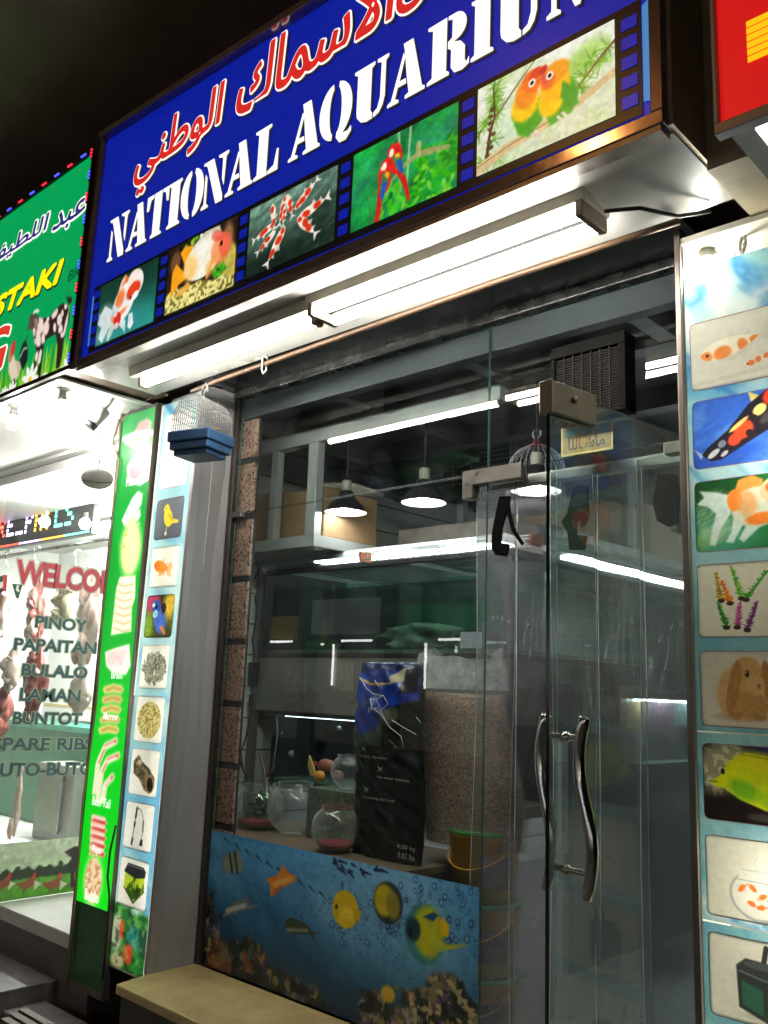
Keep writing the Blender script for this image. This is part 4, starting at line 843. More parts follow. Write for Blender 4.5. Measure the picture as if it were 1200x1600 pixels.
for a, b, fn in LP:
    z1, z0 = P(*a, 2.40).z, P(*b, 2.40).z; x0, x1 = LX0+.030, LX1-.034
    sheet('picture', fn((x1-x0)/(z1-z0), 76), (x0, 2.4005, z0), (1,0,0), (0,0,1), x1-x0, z1-z0, tran, lp, .07)
def shear(objs, k, z0):
    for o in objs:
        for v in o.data.vertices: v.co.x += k*(v.co.z-z0)
shear(list(lp.children)+[ptrim], .022, LZ0)
# ---------------------------------------------------------------- right pillar light panel
RX0, RX1, RZ1 = -1.0695, -.655, P(1065,425,2.40).z
rp = thing('pillar_lightbox', 'wide pale blue backlit panel of koi, rabbit and fish pictures, open at its top', 'light box', (-.85, 2.5, -1.3), 'backlit picture panels on the pillars')
ZT = P(1062,383,2.40).z
MB().box(RX0-.001, RX1, 2.585, 2.60, -1.3, ZT).box(RX0-.001, RX1, 2.40, 2.60, ZT+.0005, ZT+.02).box(RX0-.0009, RX0+.002, 2.41, 2.5845, -1.3, ZT).box(RX1+.0005, RX1+.01, 2.40, 2.60, -1.3, ZT+.02).build('box', inner, rp)
MB().box(RX0+.01, RX1-.01, 2.56, 2.584, ZT-.03, ZT-.01).build('ledge_strip', inner, rp)
RP = [((1080,507),(1085,612),s_carp), ((1081,629),(1083,735),s_kohaku), ((1084,754),(1087,864),s_oranda), ((1088,883),(1091,996),s_plants), ((1093,1017),(1097,1134),s_rabbit), ((1096,1160),(1100,1279),s_tang), ((1099,1302),(1100,1427),s_bowl), ((1100,1452),(1104,1583),s_filter), ((1104,1604),(1108,1740),s_pump)]
sheets = [(P(1088,1141,2.40).z, RZ1, 11), (P(1088,1434,2.40).z, P(1088,1141,2.40).z-.004, 14), (-1.29, P(1088,1434,2.40).z-.004, 17)]
for z0, z1, sd in sheets:
    p = swirl(Pic((RX1-RX0)/(z1-z0), int((z1-z0)*200)), sd); p.put(np.clip((.62-p.y)*5, 0, 1) if sd == 11 else np.clip((p.y-.1)*8, 0, 1), (118,172,182), .75)
    sheet('panel_print', p, (RX0+.005, 2.402, z0), (1,0,0), (0,0,1), RX1-RX0-.006, z1-z0, tran, rp, holes=[(-1.051-RX0-.001, RX1-RX0-.059, P(*b, 2.40).z-z0, P(*a, 2.40).z-z0) for a, b, _ in RP])
for a, b, fn in RP:
    z1, z0 = P(*a, 2.40).z, P(*b, 2.40).z; x0 = -1.051; x1 = RX1-.05
    sheet('picture', fn((x1-x0)/(z1-z0), 140), (x0, 2.4005, z0), (1,0,0), (0,0,1), x1-x0, z1-z0, tran, rp, .07)
def cfl(c, par, m, s=1.0, up=1):
    """energy saving bulb on a white holder, hanging (up=1)"""
    MB().lathe([(.0,.085*s),(.034*s,.085*s),(.034*s,.075*s),(.02*s,.07*s),(.019*s,.045*s),(.023*s,.042*s),(.023*s,.02*s),(.0,.018*s)], c, 18).build('holder', mat('holder_cream', (.55,.53,.46), .45, 0, .15), par)
    mb = MB(); pts = [(c[0]+.017*s*math.cos(t*.5), c[1]+.017*s*math.sin(t*.5), c[2]+.018*s-.0016*s*t) for t in range(40)]
    mb.tube(pts, .0062*s, 6).lathe([(.0,.02*s),(.011*s,.018*s),(.013*s,-.02*s),(.009*s,-.044*s),(0,-.047*s)], c, 12)
    return mb.build('bulb', m, par)
bulbm = emit('bulb_warm', (1,.96,.86), 150)
for c in ((P(1103,412,2.47).x, 2.48, P(1103,412,2.47).z), (-.80, 2.545, .70), (-.80, 2.555, -.42), (-.80, 2.555, -.95)):
    b = cfl(c, rp, bulbm)
MB().tube([(c_.x, c_.y, c_.z) for c_ in (P(1110,392,2.5), P(1120,395,2.49), P(1128,408,2.48), P(1140,414,2.5), P(1150,395,2.52))], .0025, 6).build('wire', cablet, rp)
MB().tube([Vector(P(1160,382,2.46))+Vector((.016*math.cos(t*.45)*.5,.01*math.sin(t*.45),.032*math.sin(t*.45))) for t in range(15)], .006, 8).build('cord_loop', inner, rp)
# ---------------------------------------------------------------- mural sticker along the foot of the display glass
MX0, MX1, MZ0, MZ1 = -3.493, -1.974, -1.220, -.652
f = uvf(2.664, MX0, MZ0, MZ1-MZ0)
asp = (MX1-MX0)/(MZ1-MZ0); p = Pic(asp, 170); p.grad((10,50,80), (60,150,215)); 
z3_ = lambda x, y: f(300+x*470/1200, 1280+y*320/817)
p.put(np.clip(p.noise(2.2, 4, (1,2.2), -.5)*2.2-.9, 0, 1)*np.clip(p.y*1.6-.2,0,1), (120,190,235), .8); p.put(p.poly([(0,.93),(.3,.86),(.7,.7),(1.0,.9),(2.66,1.0),(2.66,1.01),(0,1.01)], .12), (100,180,235), .7); p.put(p.ell(1.9,.75,.8,.4,0,.9), (150,205,240), .6)
for a in range(10): 
    x, y = z3_(130+a*42, 75+a*24); p.put(p.line([(x,y),(x+.07,y-.04)], [.008,.002]), (16,44,92))
rg = random.Random(8)
for i in range(26): x, y = z3_(560+rg.random()*330, 150+rg.random()*75); p.put(p.line([(x,y),(x+rg.uniform(.02,.08),y-rg.uniform(.0,.03))], [.011,.003]), (14,34,74))
for i in range(170):
    t = rg.random(); x, y = z3_(540+t*580+rg.uniform(-60,60), 240+rg.random()*260); q = rg.uniform(.006,.022)
    e = p.ell(x,y,q,q*1.15,0,.3); p.put(e-p.ell(x,y,q*.7,q*.8,0,.3), (20,60,120), .85); p.put(p.ell(x-q*.2,y+q*.3,q*.3,q*.3,0,.4), (190,225,245), .8)
for i in range(260): x, y = rg.uniform(0,asp), rg.uniform(.35,1); p.put(p.ell(x,y,.006,.006), (20,60,110), .7)
k = lambda L: [z3_(*q) for q in L]
p.put(p.poly(k([(118,185),(135,150),(165,130),(188,125),(190,150),(205,180),(198,210),(150,218)]), .012), (150,160,140)); 
for q in ((150,140,160,215),(170,132,180,215)): p.put(p.line(k([q[:2],q[2:]]), .012), (40,50,50))
p.put(p.poly(k([(290,240),(340,225),(365,185),(385,215),(410,225),(415,245),(380,265),(350,275),(330,280),(312,320),(312,260)]), .012), (244,150,40)); p.put(p.line(k([(330,260),(390,240)]), .02), (250,195,90)); p.put(p.line(k([(350,275),(325,300)]), .012), (240,120,40))
p.put(p.poly(k([(95,395),(130,375),(160,335),(205,320),(215,300),(230,340),(275,345),(230,360),(180,370),(172,385),(160,375),(110,400)]), .01), (120,130,140)); p.put(p.line(k([(140,365),(210,345)]), .018), (200,205,200)); p.put(p.poly(k([(95,395),(120,370),(128,410)]), .01), (30,50,90))
p.put(p.poly(k([(368,430),(375,400),(400,392),(450,415),(480,450),(515,450),(485,460),(495,505),(470,462),(410,455),(403,470),(398,455)]), .01), (60,70,50)); p.put(p.line(k([(380,440),(460,445)]), .012), (130,140,110))
ye = (238,205,30)
def mell(x, y, rx, ry, rot, c, soft=.12):
    cx, cy = z3_(x, y); p.put(p.ell(cx, cy, rx, ry, rot, soft), c)
mell(610,360,.125,.12,0,ye); p.put(p.poly(k([(640,355),(675,370),(665,410),(640,400)]), .012), (228,190,30)); mell(575,350,.015,.018,0,(60,60,20)); p.put(p.line(k([(560,370),(585,372)]), .01), (230,190,40)); mell(615,375,.07,.05,0,(250,225,70),.5)
mell(780,335,.13,.13,0,(34,50,56)); mell(765,325,.09,.1,0,(205,185,40),.3); p.put(p.poly(k([(800,290),(830,295),(815,310),(838,340),(825,400),(800,360)]), .012), (40,52,60)); mell(800,345,.06,.09,.2,(150,140,50),.4)
mell(925,460,.165,.175,0,(60,140,150)); mell(940,450,.125,.15,0,(196,200,40),.3); mell(880,440,.06,.07,0,(20,60,70),.4); p.put(p.poly(k([(985,410),(1000,392),(1025,430),(1020,470),(990,470)]), .012), ye); p.put(p.poly(k([(970,480),(1020,500),(1100,500),(1040,520),(960,530)]), .014), (190,200,60)); p.put(p.poly(k([(920,390),(960,372),(980,385),(960,410)]), .012), (30,80,140)); mell(868,455,.02,.025,0,(10,16,20))
reef = np.clip((z3_(300,560)[1]+.12*np.sin(p.x*3.1)+.05*np.sin(p.x*11)+.16*np.exp(-((p.x-2.45)/.4)**2)+.22*np.exp(-((p.x-.05)/.12)**2)+.4*(p.noise(5,9)-.5)-p.y)*14+.5, 0, 1)
p.put(reef, (34,52,50)); p.clip = reef; n = p.noise(12, 7); n2 = p.noise(7, 21)
p.put((n > .56)*1.0, (150,135,95), .8); p.put((n2 > .6)*1.0, (140,60,46), .6); p.put((n2 < .38)*1.0, (70,60,110), .6); p.put((n < .4)*1.0, (12,22,26), .9); p.put((p.noise(26,4) > .6)*np.clip(p.x*1.2-1.6,0,1), (205,190,140), .8); p.put((p.noise(26,5) > .6)*(p.x < .2)*1.0, (190,180,110), .8)
for i in range(24):
    x, y = rg.uniform(.1,asp), rg.uniform(.02,.25); c = rg.choice([(120,60,90),(60,100,90),(170,120,70),(90,50,40),(150,150,160)])
    for j in range(7): b = rg.uniform(.4,2.7); p.put(p.line([(x,y),(x+.09*math.cos(b),y+.09*math.sin(b))], [.012,.004]), c, .8)
p.clip = 1; mell(780,697,.06,.05,0,(214,180,60),.4); p.mottle(24, .1, 3)
p.a *= .92
sheet('mural_sticker', p, (MX0, 2.6655, MZ0), (1,0,0), (0,0,1), MX1-MX0, MZ1-MZ0, printed('mural_print', 'paper', rough=.3), win)
# ---------------------------------------------------------------- neighbour: green meat column
CY = 2.385
col = thing('meat_lightbox_column', 'tall narrow bright green light box of meat cut pictures, unlit at its foot', 'light box', (-4.0, 2.4, -1.39))
cx0, cx1, cz0, cz1, czm = -4.135, -3.826, P(135,1540,CY).z, P(212,645,CY).z, P(145,1416,CY).z
MB().box(cx0-.018, cx1+.004, CY+.008, 2.52, cz0-.03, cz1+.02).build('column_body', mat('column_metal', (.10,.10,.09), .45, .6, .3, 6), col)
mb = MB()
for a, b in ((cx0-.018, cx0), (cx1, cx1+.004)): mb.box(a, b, CY-.006, CY+.0075, cz0-.03, cz1+.02)
mb.box(cx0+.0005, cx1-.0005, CY-.006, CY+.0075, cz0-.03, cz0).build('column_trim', mat('column_trim', (.16,.13,.10), .4, .7, .3, 10), col, .002)
MB().box(cx0, cx1, CY, CY+.007, cz0+.0005, czm-.0005).build('unlit_panel', mat('unlit_green', (.01,.11,.025), .3, 0, .4, 5), col)
H = cz1-czm; f = uvf(CY, cx0, czm, H); p = Pic((cx1-cx0)/H, 430, (14,205,30)); p.a[:] = np.array((14,212,24))*(1-p.y[...,None])+np.array((34,150,70))*p.y[...,None]; p.mottle(6, .08, 2)  # green dulls towards the top: uneven lighting painted into the print
zc = lambda x, y: f(150+x*160/711, 640+y*360/1600)
za = lambda x, y: f(x*.35, 900+y*.35)
zb = lambda x, y: f(x*.35, 1200+y*.35)
kk = lambda fn, L: [fn(*q) for q in L]
def halo(m_pts, c, g=.012): p.put(p.poly(m_pts, g), (150,240,130), .6); p.put(p.poly(m_pts, .003), c)
pale, pink, tan = (250,244,226), (226,150,140), (214,196,120)
halo(kk(zc, [(200,200),(270,150),(300,90),(350,65),(380,90),(375,190),(340,260),(250,270),(200,240)]), (206,170,160)); p.put(p.line(kk(zc, [(195,205),(290,170),(400,165)]), .006), (250,250,245))
halo(kk(zc, [(215,400),(260,320),(330,300),(385,370),(380,480),(300,530),(220,490)]), (250,240,235)); p.put(p.poly(kk(zc, [(225,420),(270,370),(310,400),(290,500),(235,480)]), .006), (224,160,160))
halo(kk(zc, [(180,770),(250,620),(290,570),(320,590),(310,660),(250,760),(300,690),(305,740),(270,800),(300,790),(290,810),(200,815)]), (255,250,240))
m_ = p.ell(*zc(238,965), .034, .054, .1, .25); p.put(p.ell(*zc(238,965), .042, .064, .1, .4), (170,240,120), .8); p.put(m_, (240,246,170)); p.put(m_*(p.noise(170,3,oct=2) > .56)*(p.x < zc(215,965)[0]), (190,180,90), .8)
halo(kk(zc, [(165,1165),(270,1155),(268,1300),(245,1380),(240,1540),(105,1565),(125,1390),(140,1250)]), (252,248,214))
for i in range(7): y = 1205+i*52; p.put(p.line(kk(zc, [(150-i*5,y),(190,y+24),(255-i*4,y+8)]), .0012), (180,160,100))
halo(kk(za, [(470,340),(520,320),(575,305),(580,400),(560,440),(500,430),(475,400)]), (250,236,226)); p.put(p.noise(130,8)*p.poly(kk(za, [(475,345),(570,320),(540,400),(480,395)]), .01), (226,150,150), .7)
for i in range(5):
    x, y = 505-i*5, 505+i*45; halo(kk(za, [(x-38,y-12),(x,y-24),(x+38,y-16),(x+46,y+2),(x+34,y+20),(x,y+14),(x-38,y+20),(x-46,y)]), (216-8*(i%2),200-14*(i%2),110)); p.put(p.line(kk(za, [(x-30,y+4),(x,y-8),(x+34,y+2)]), .002), (168,150,70))
for L in ([(425,960),(440,830),(470,760),(515,735)], [(440,990),(455,870),(480,820),(525,800)], [(460,1000),(470,930),(500,895)]):
    p.put(p.line(kk(za, L), .0085), (150,240,110), .7); p.put(p.line(kk(za, L), .006), (240,214,190)); p.put(p.line(kk(za, L[1:]), .0022), (196,60,40)); p.put(p.line(kk(za, [(q[0]-10,q[1]+10) for q in L]), .002), (252,244,230))
for i in range(5):
    y = 235+i*35; x = 440-i*2; halo(kk(zb, [(x-25,y-30),(x+25,y-15),(x+38,y+8),(x+25,y+24),(x-36,y+10)]), (232,150,130), .006); p.put(p.line(kk(zb, [(x-20,y-10),(x+25,y+8)]), .004), (186,54,44)); p.put(p.line(kk(zb, [(x-28,y-20),(x+26,y-6)]), .0025), (250,226,216))
m_ = p.ell(*zb(415,500), .03, .042, 0, .2); p.put(p.ell(*zb(415,500), .036, .05, 0, .4), (150,240,110), .8); p.put(m_, (226,196,150)); p.put(m_*(p.noise(110,6) > .53), (184,120,80), .8); p.put(m_*(p.noise(120,9) < .42), (236,220,180), .8)
sheet('column_print', p, (cx0, CY+.001, czm), (1,0,0), (0,0,1), cx1-cx0, H, printed('column_glow', 'glow', 1.15, .3), col)
lt = emit('column_ink', (1,1,.93), 1.0, False); mb = MB()
def on_col(t, a, b, fn, h): q, r = P(*fn(*a), CY), P(*fn(*b), CY); write(mb, t, (q.x, CY-.0015, q.z), (1,0,0), (0,0,1), r.x-q.x, h, .015)
zpx = lambda x, y: (x*.35, 900+y*.35); zpb = lambda x, y: (x*.35, 1200+y*.35)
on_col('Brain', (497,458), (547,455), zpx, .035); on_col('Marrow', (462,640), (526,640), zpx, .035); on_col('Beef Tail', (412,1022), (492,1030), zpx, .042); on_col('Rips', (410,385), (450,392), zpb, .045); on_col('Bulalo', (378,585), (440,598), zpb, .05)
on_col('Head', (563,460), (620,450), lambda x, y: (x*.35, 600+y*.35), .05)
mb.build('column_lettering', lt, col)
for pts, r, mm, lab in (([(187,655),(176,690),(186,720),(177,800),(170,880),(160,960),(150,1100),(130,1250),(118,1400),(104,1545)], .006, cablet, 'tan cable running down the left edge of the green meat column'),
                        ([(181,1290),(172,1330),(168,1370),(171,1400),(168,1450),(160,1530)], .005, cable, 'short black cable looping down the right edge of the green column foot'),
                        ([(190,658),(205,640),(222,630),(236,622),(247,610),(262,618)], .004, cablet, 'thin twisted wires running from the column top to the sign underside')):
    tag(MB().tube([P(x,y,CY-.012) for x, y in pts], r, 6).build('cable', mm), lab, 'cable')

# ---------------------------------------------------------------- neighbour: green butcher sign
gs = thing('butcher_sign', 'bright green backlit butcher sign with yellow letters, a goat and a rooster', 'shop sign', (-4.6, SY, 1.41))
GX0, GX1, GZ0, GZ1 = -6.2, -3.775, 1.418, 2.50
MB().box(GX0, GX1+.012, SY+.012, 2.40, GZ0-.008, GZ1+.01).build('sign_box', brown, gs)
MB().box(GX0, GX1+.012, SY-.008, SY+.0115, GZ0-.022, GZ0-.0005).box(GX1, GX1+.012, SY-.006, SY+.0115, GZ0, GZ1+.01).box(GX0, GX1-.0005, SY-.006, SY+.0115, GZ1, GZ1+.012).build('sign_frame', mat('sign_frame_dark', (.03,.026,.022), .5, .4, .3), gs)
gx = -5.35; H = GZ1-GZ0; f = uvf(SY, gx, GZ0, H); p = Pic((GX1-gx)/H, 210, (0,160,84)); p.put(np.clip(1-p.y*3,0,1)*.0, (0,150,70))
zg = lambda x, y: f(x/6.667, 400+y/6.667)
kg = lambda L: [zg(*q) for q in L]
rg = random.Random(3)
for i in range(240):
    x = rg.uniform(0, p.asp); h = rg.uniform(.04,.15); d = rg.uniform(-.04,.04); p.put(p.line([(x,-.02),(x+d,h)], [.012,.002]), rg.choice([(80,170,30),(120,195,40),(50,140,30),(160,210,70)]), .9)
bk_ = (44,30,30); body = kg([(330,600),(380,620),(440,650),(520,620),(590,530),(640,490),(700,500),(705,560),(670,680),(650,780),(610,800),(560,810),(480,860),(430,920),(380,945),(350,900),(340,820),(320,700)])
for L, w in (([(395,900),(385,1000),(335,1190)], [.03,.016,.014]), ([(420,900),(415,1050),(395,1250)], [.03,.018,.016]), ([(625,780),(620,900),(605,1050),(595,1120)], [.045,.026,.022,.02]), ([(680,640),(660,740),(640,800)], [.03,.025,.01])): p.put(p.line(kg(L), w), bk_)
p.put(p.line(kg([(685,560),(670,700),(645,800)]), .02), (232,214,205)); p.put(p.poly(body, .01), bk_); p.put(p.poly(kg([(300,620),(340,590),(385,640),(395,720),(370,800),(330,760),(290,760),(275,780),(290,700)]), .012), (90,70,64)); p.put(p.poly(kg([(345,650),(380,640),(395,700),(380,790),(355,740)]), .01), (150,120,112))
p.put(p.line(kg([(345,585),(365,565),(390,572)]), .008), (220,225,200)); p.put(p.poly(kg([(680,400),(710,430),(740,420),(735,480),(705,500),(690,460)]), .01), (40,34,30))
c = p.clip; p.clip = p.poly(body, .01)
for x, y, rx, ry in ((420,690,.03,.1),(390,860,.035,.09),(470,745,.045,.06),(610,660,.035,.05),(560,590,.045,.04),(715,500,.02,.03),(675,515,.02,.03),(640,590,.015,.03),(440,860,.025,.05),(345,790,.02,.04),(560,740,.02,.04),(490,650,.02,.025),(355,910,.02,.05),(620,760,.03,.04),(400,760,.02,.06)): cx, cy = zg(x, y); p.put(p.ell(cx, cy, rx*.62, ry*.62, .4, .35), (236,214,204))
p.clip = c
for x, y in ((410,1020),(372,1040),(402,1070)): cx, cy = zg(x, y); p.put(p.ell(cx, cy, .014, .025, 0, .4), (232,214,205))
p.put(p.poly(kg([(190,1120),(200,1000),(230,900),(262,870),(285,960),(275,1090),(235,1180),(195,1130)]), .012), (26,34,32)); p.put(p.line(kg([(240,890),(282,828)]), .006), (60,90,70)); p.put(p.line(kg([(200,1050),(240,960),(270,955)]), .006), (150,160,150)); p.put(p.poly(kg([(105,1010),(130,985),(150,1080),(195,1100),(210,1150),(180,1250),(140,1320),(110,1290),(80,1200),(82,1100)]), .012), (220,205,180)); p.put(p.line(kg([(110,960),(100,1060)]), .022), (196,120,90)); p.put(p.ell(*zg(130,955), .025, .04, 0, .3), (180,70,60)); p.put(p.poly(kg([(150,1090),(200,1100),(205,1170),(180,1240)]), .01), (200,178,150)); p.put(p.poly(kg([(110,1300),(140,1310),(110,1420),(60,1420)]), .012), (180,160,140)); p.put(p.line(kg([(138,1290),(140,1350)]), .01), (40,40,36))
for x, y, s_ in ((300,1290,.075),(690,1180,.06),(450,1270,.03),(110,1410,.05),(30,1440,.04)):
    cx, cy = zg(x, y)
    for j in range(9): b = j*.7; p.put(p.ell(cx+.6*s_*math.cos(b), cy+.6*s_*math.sin(b), s_*.5, s_*.2, b, .3), (244,246,238))
    p.put(p.ell(cx, cy, s_*.25, s_*.25), (230,200,70))
sheet('face_print', p, (gx, SY+.004, GZ0), (1,0,0), (0,0,1), GX1-gx, H, glow, gs)
MB().box(GX0, gx-.0005, SY+.004, SY+.010, GZ0, GZ1).build('face_panel', emit('sign_green', lin((0,160,84)), 1.0, False), gs)
iy = emit('ink_yellow', lin((250,240,10)), 1.05, False); ib = emit('ink_navy', lin((42,46,126)), .9, False); ir = emit('ink_red_two', lin((222,60,44)), .95, False); igr = emit('ink_dark_green', lin((10,60,34)), .9, False)
def on_g(name, t, a, b, ztop_, sh, layers):
    q = P(*a, SY); r = P(*b, SY)
    for suffix, mm, off, d, lf in layers:
        write_fat(MB(), t, (q.x, SY+.0035, q.z), (1,0,0), (0,0,1), r.x-q.x, ztop_-q.z, off*.2, sh, d, -d, lf).build(name+suffix, mm, gs)
q0 = P(107,503,SY)
on_g('lettering', 'BASTAKI', (-52,520), (93,452), P(107,400,SY).z, .25, (('_shadow', igr, .075, .008, .0005), ('', iy, .045, 0, .002)))
on_g('script', '\ufed2\ufef4\ufec4\ufee0\ufedf\ufe8d', (-24,425), (72,370), P(78,331,SY).z, .15, (('_outline', inkw, .07, 0, .0005), ('', ib, .02, 0, .002)))
on_g('script', '\ufeaa\ufe92\ufecb', (80,370), (131,334), P(125,312,SY).z, .15, (('_outline', inkw, .07, 0, .0005), ('', ib, .02, 0, .002)))
on_g('letter', 'G', (-30,592), (9,560), P(4,512,SY).z, .2, (('_outline', inkw, .09, 0, .0005), ('', ir, .04, 0, .002)))
on_g('mark', 'BR', (105,441), (123,435), P(118,418,SY).z, .15, (('', igr, .0, 0, .002),))
ledr = emit('led_red', (1,.02,.05), 1.6, False); ledb = emit('led_blue', (.05,.08,1), 2.2, False)
def led(c, k, vert):
    mb = MB()
    for j in (-1, 0, 1):
        d = Vector((0,0,j*.017)) if vert else Vector((j*.017,0,0))
        cc_ = Vector(c)+d; mb.lathe([(.0,-.007),(.0055,-.004),(.0055,.002),(0,.004)], (0,0,0), 8, 0, Matrix.Translation(cc_) @ Matrix.Rotation(R(90),4,'X'))
    d = (.009,.03) if vert else (.03,.009)
    mb.box(c[0]-d[0], c[0]+d[0], c[1]+.004, c[1]+.008, c[2]-d[1], c[2]+d[1], 1)
    mb.build('led_module', [ledr if k else ledb, mat('led_strip_base', (.03,.03,.03), .5)], gs)
for i in range(17): led((GX1-.075-i*.133, SY-.012, GZ1+.014), i % 2 == 1, False)
for i in range(10): led((GX1+.006, SY-.014, GZ1-.005-i*.116), i % 2 == 0, True)
# ---------------------------------------------------------------- neighbour: red sign on the right
rs = thing('red_sign', 'red backlit sign cropped at the right edge, with a block of yellow bars', 'shop sign', (-.5, 1.88, 1.32))
SZ = P(1125,192,SY).z; xl = P(1124,192,SY).x
redm = emit('sign_red', lin((206,22,24)), .95, False)
MB().box(xl, .6, SY+.02, 2.35, SZ+.001, 2.5).build('sign_box', mat('sign_box_grey', (.10,.09,.08), .5, .3, .3), rs)
MB().box(xl-.012, .6, SY-.004, SY+.03, SZ-.028, SZ).box(xl-.012, xl, SY-.004, SY+.03, SZ+.0005, 2.5).build('sign_frame', alu, rs, .003)
MB().box(xl+.0005, .6, SY+.01, SY+.019, SZ+.0012, 2.5).build('face_panel', redm, rs)
yb = emit('sign_yellow', lin((252,196,20)), 1.0, False)
z0, z1 = P(1166,97,SY).z, P(1165,30,SY).z; xb0 = P(1165,60,SY).x
for i in range(6): h_ = (z1-z0)/6; MB().box(xb0, xb0+.30, SY+.0065, SY+.0095, z0+i*h_+.003, z0+(i+1)*h_-.002).build('yellow_bar', yb, rs)
MB().box(xl+.06, .55, SY+.06, 2.30, SZ-.012, SZ-.0005).build('underside_diffuser', emit('diffuser_glow', (1,.99,.93), 3.2), rs)
# ---------------------------------------------------------------- butcher shop beside it
bs = thing('butcher_shop_building', 'bright white butcher shop bay with marble ledge, left of the green column', 'shop building', (-5.5, 2.6, GZ))
BX = -4.98
bw = mat('butcher_white_wall', (.78,.78,.75), .45, 0, .06, 2); bgreen = mat('butcher_green_panel', (.02,.17,.07), .35, 0, .3, 3)
FZ = P(90,716,2.62).z
MB().box(-9, -4.08, 2.60, 2.66, FZ, 1.384).build('fascia_wall', bw, bs)
MB().box(-9, -3.905, 1.90, 2.60, 1.385, 1.398).build('sign_soffit', bw, bs)
MB().box(-9, -4.13, 2.66, 4.7, 1.30, 1.36).build('ceiling', bw, bs)
MB().box(-9, -4.13, 4.6, 4.7, -1.2, 1.30).build('back_wall', bw, bs)
MB().box(-9.1, -9, 1.9, 5.7, -1.2, 1.40).build('side_wall', bw, bs)
MB().box(-4.13, -4.075, 2.665, 4.6, -1.2, 1.30).build('party_wall', bw, bs)
MB().box(-9, -4.135, 2.40, 4.59, -1.26, -1.19).build('marble_ledge', marblem, bs, .006)
MB().box(-9, -4.02, 2.425, 2.6, GZ, -1.2605).build('ledge_riser', mat('ledge_riser_stone', (.16,.15,.15), .4, 0, .3, 4), bs)
MB().box(-9, -4.30, 2.12, 2.424, GZ, -1.42).build('lower_step', mat('lower_step_stone', (.12,.11,.11), .55, 0, .65, 7, .25, detail=10), bs, .006)
MB().box(-4.295, -3.80, 2.16, 2.37, GZ, -1.50).build('lower_step', MATS['lower_step_stone'], bs, .006)
for i in range(3): MB().box(-4.22+.02*i, -3.82, 2.20-.05*i, 2.235-.05*i, -1.50, -1.485-.004*i).build('step_board', brown, bs)
# glass with lettering; it runs back into the bay
bwn = thing('butcher_window', 'tall clear glass panel lettered WELCOME with a list of meat cuts', 'shop window', (BX, 3.0, -1.19))
MB().box(BX-.005, BX+.005, 2.20, 3.05, -1.188, .98).build('pane', [gpane], bwn)
MB().box(BX-.005, BX+.005, 3.054, 4.1, -1.188, .98).build('pane', [gpane], bwn)
q = PX(80,800,BX); MB().box(BX-.02, BX+.02, 3.0, 3.11, q.z-.06, q.z+.03).build('patch_fitting', st, bwn, .003)
lred = mat('vinyl_red', (.36,.035,.05), .45, 0, .1); lgrey = mat('vinyl_grey', (.42,.40,.34), .5, 0, .1); lnavy = mat('vinyl_teal', (.018,.075,.085), .45, 0, .15); lgrn = mat('vinyl_green', (.30,.36,.24), .5, 0, .1)
def row(t, a, b, hpx, m1, m2, o1, o2, name='lettering'):
    q, r = PX(*a, BX), PX(*b, BX); top = PX(a[0], a[1]-hpx, BX)
    U = Vector((0, r.y-q.y, r.z-q.z)); L = U.length; U.normalize()
    for mm, off, lf, nm in ((m2, o2, .0065, name+'_outline'), (m1, o1, .0085, name)):
        mb = MB(); write(mb, t, q, U, (0,0,1), L, top.z-q.z, off, 0, lift=lf, ref=.0); mb.build(nm, mm, bwn)
row('WELCOME', (24,910), (196,930), 35, lred, lgrey, .035, .085)
row('PINOY', (54,980), (133,987), 18, lnavy, lgrn, .02, .075)
row('PAPAITAN', (21,1015), (148,1021), 18, lnavy, lgrn, .02, .075)
row('BULALO', (33,1055), (134,1060), 18, lnavy, lgrn, .02, .075)
row('LAMAN', (30,1094), (123,1096), 18.5, lnavy, lgrn, .02, .075)
row('BUNTOT', (19,1131), (125,1132), 18.5, lnavy, lgrn, .02, .075)
row('SPARE RIBS', (-14,1172), (143,1171), 19, lnavy, lgrn, .02, .075)
row('BUTO-BUTO', (-18,1213), (143,1210), 20, lnavy, lgrn, .02, .075)
# small flags stuck on the glass
def quad(pts, mm, name, lift=.007):
    vs = [Vector(PX(x, y, BX))+Vector((lift,0,0)) for x, y in pts]; return MB().add(vs, [list(range(len(vs)))]).build(name, mm, bwn)
quad([(18,912),(34,914),(28,936),(24,934)], mat('vinyl_flag_green', (.008,.07,.035), .45), 'flag_sticker')
quad([(25,914.5),(29,915),(27.5,920),(30,923),(27,925.5),(23.5,922)], white, 'flag_crescent', .0085)
quad([(4,898),(10,898.6),(10,925),(4,924)], mat('vinyl_flag_red', (.45,.03,.05), .45), 'flag_sticker')
quad([(-8,903),(3.9,899),(3.9,908),(-8,914)], MATS['vinyl_flag_green'], 'flag_sticker'); quad([(-8,914.2),(3.9,908.2),(3.9,917),(-8,924)], white, 'flag_sticker'); quad([(-8,924.2),(3.9,917.2),(3.9,924),(-8,934)], black, 'flag_sticker')
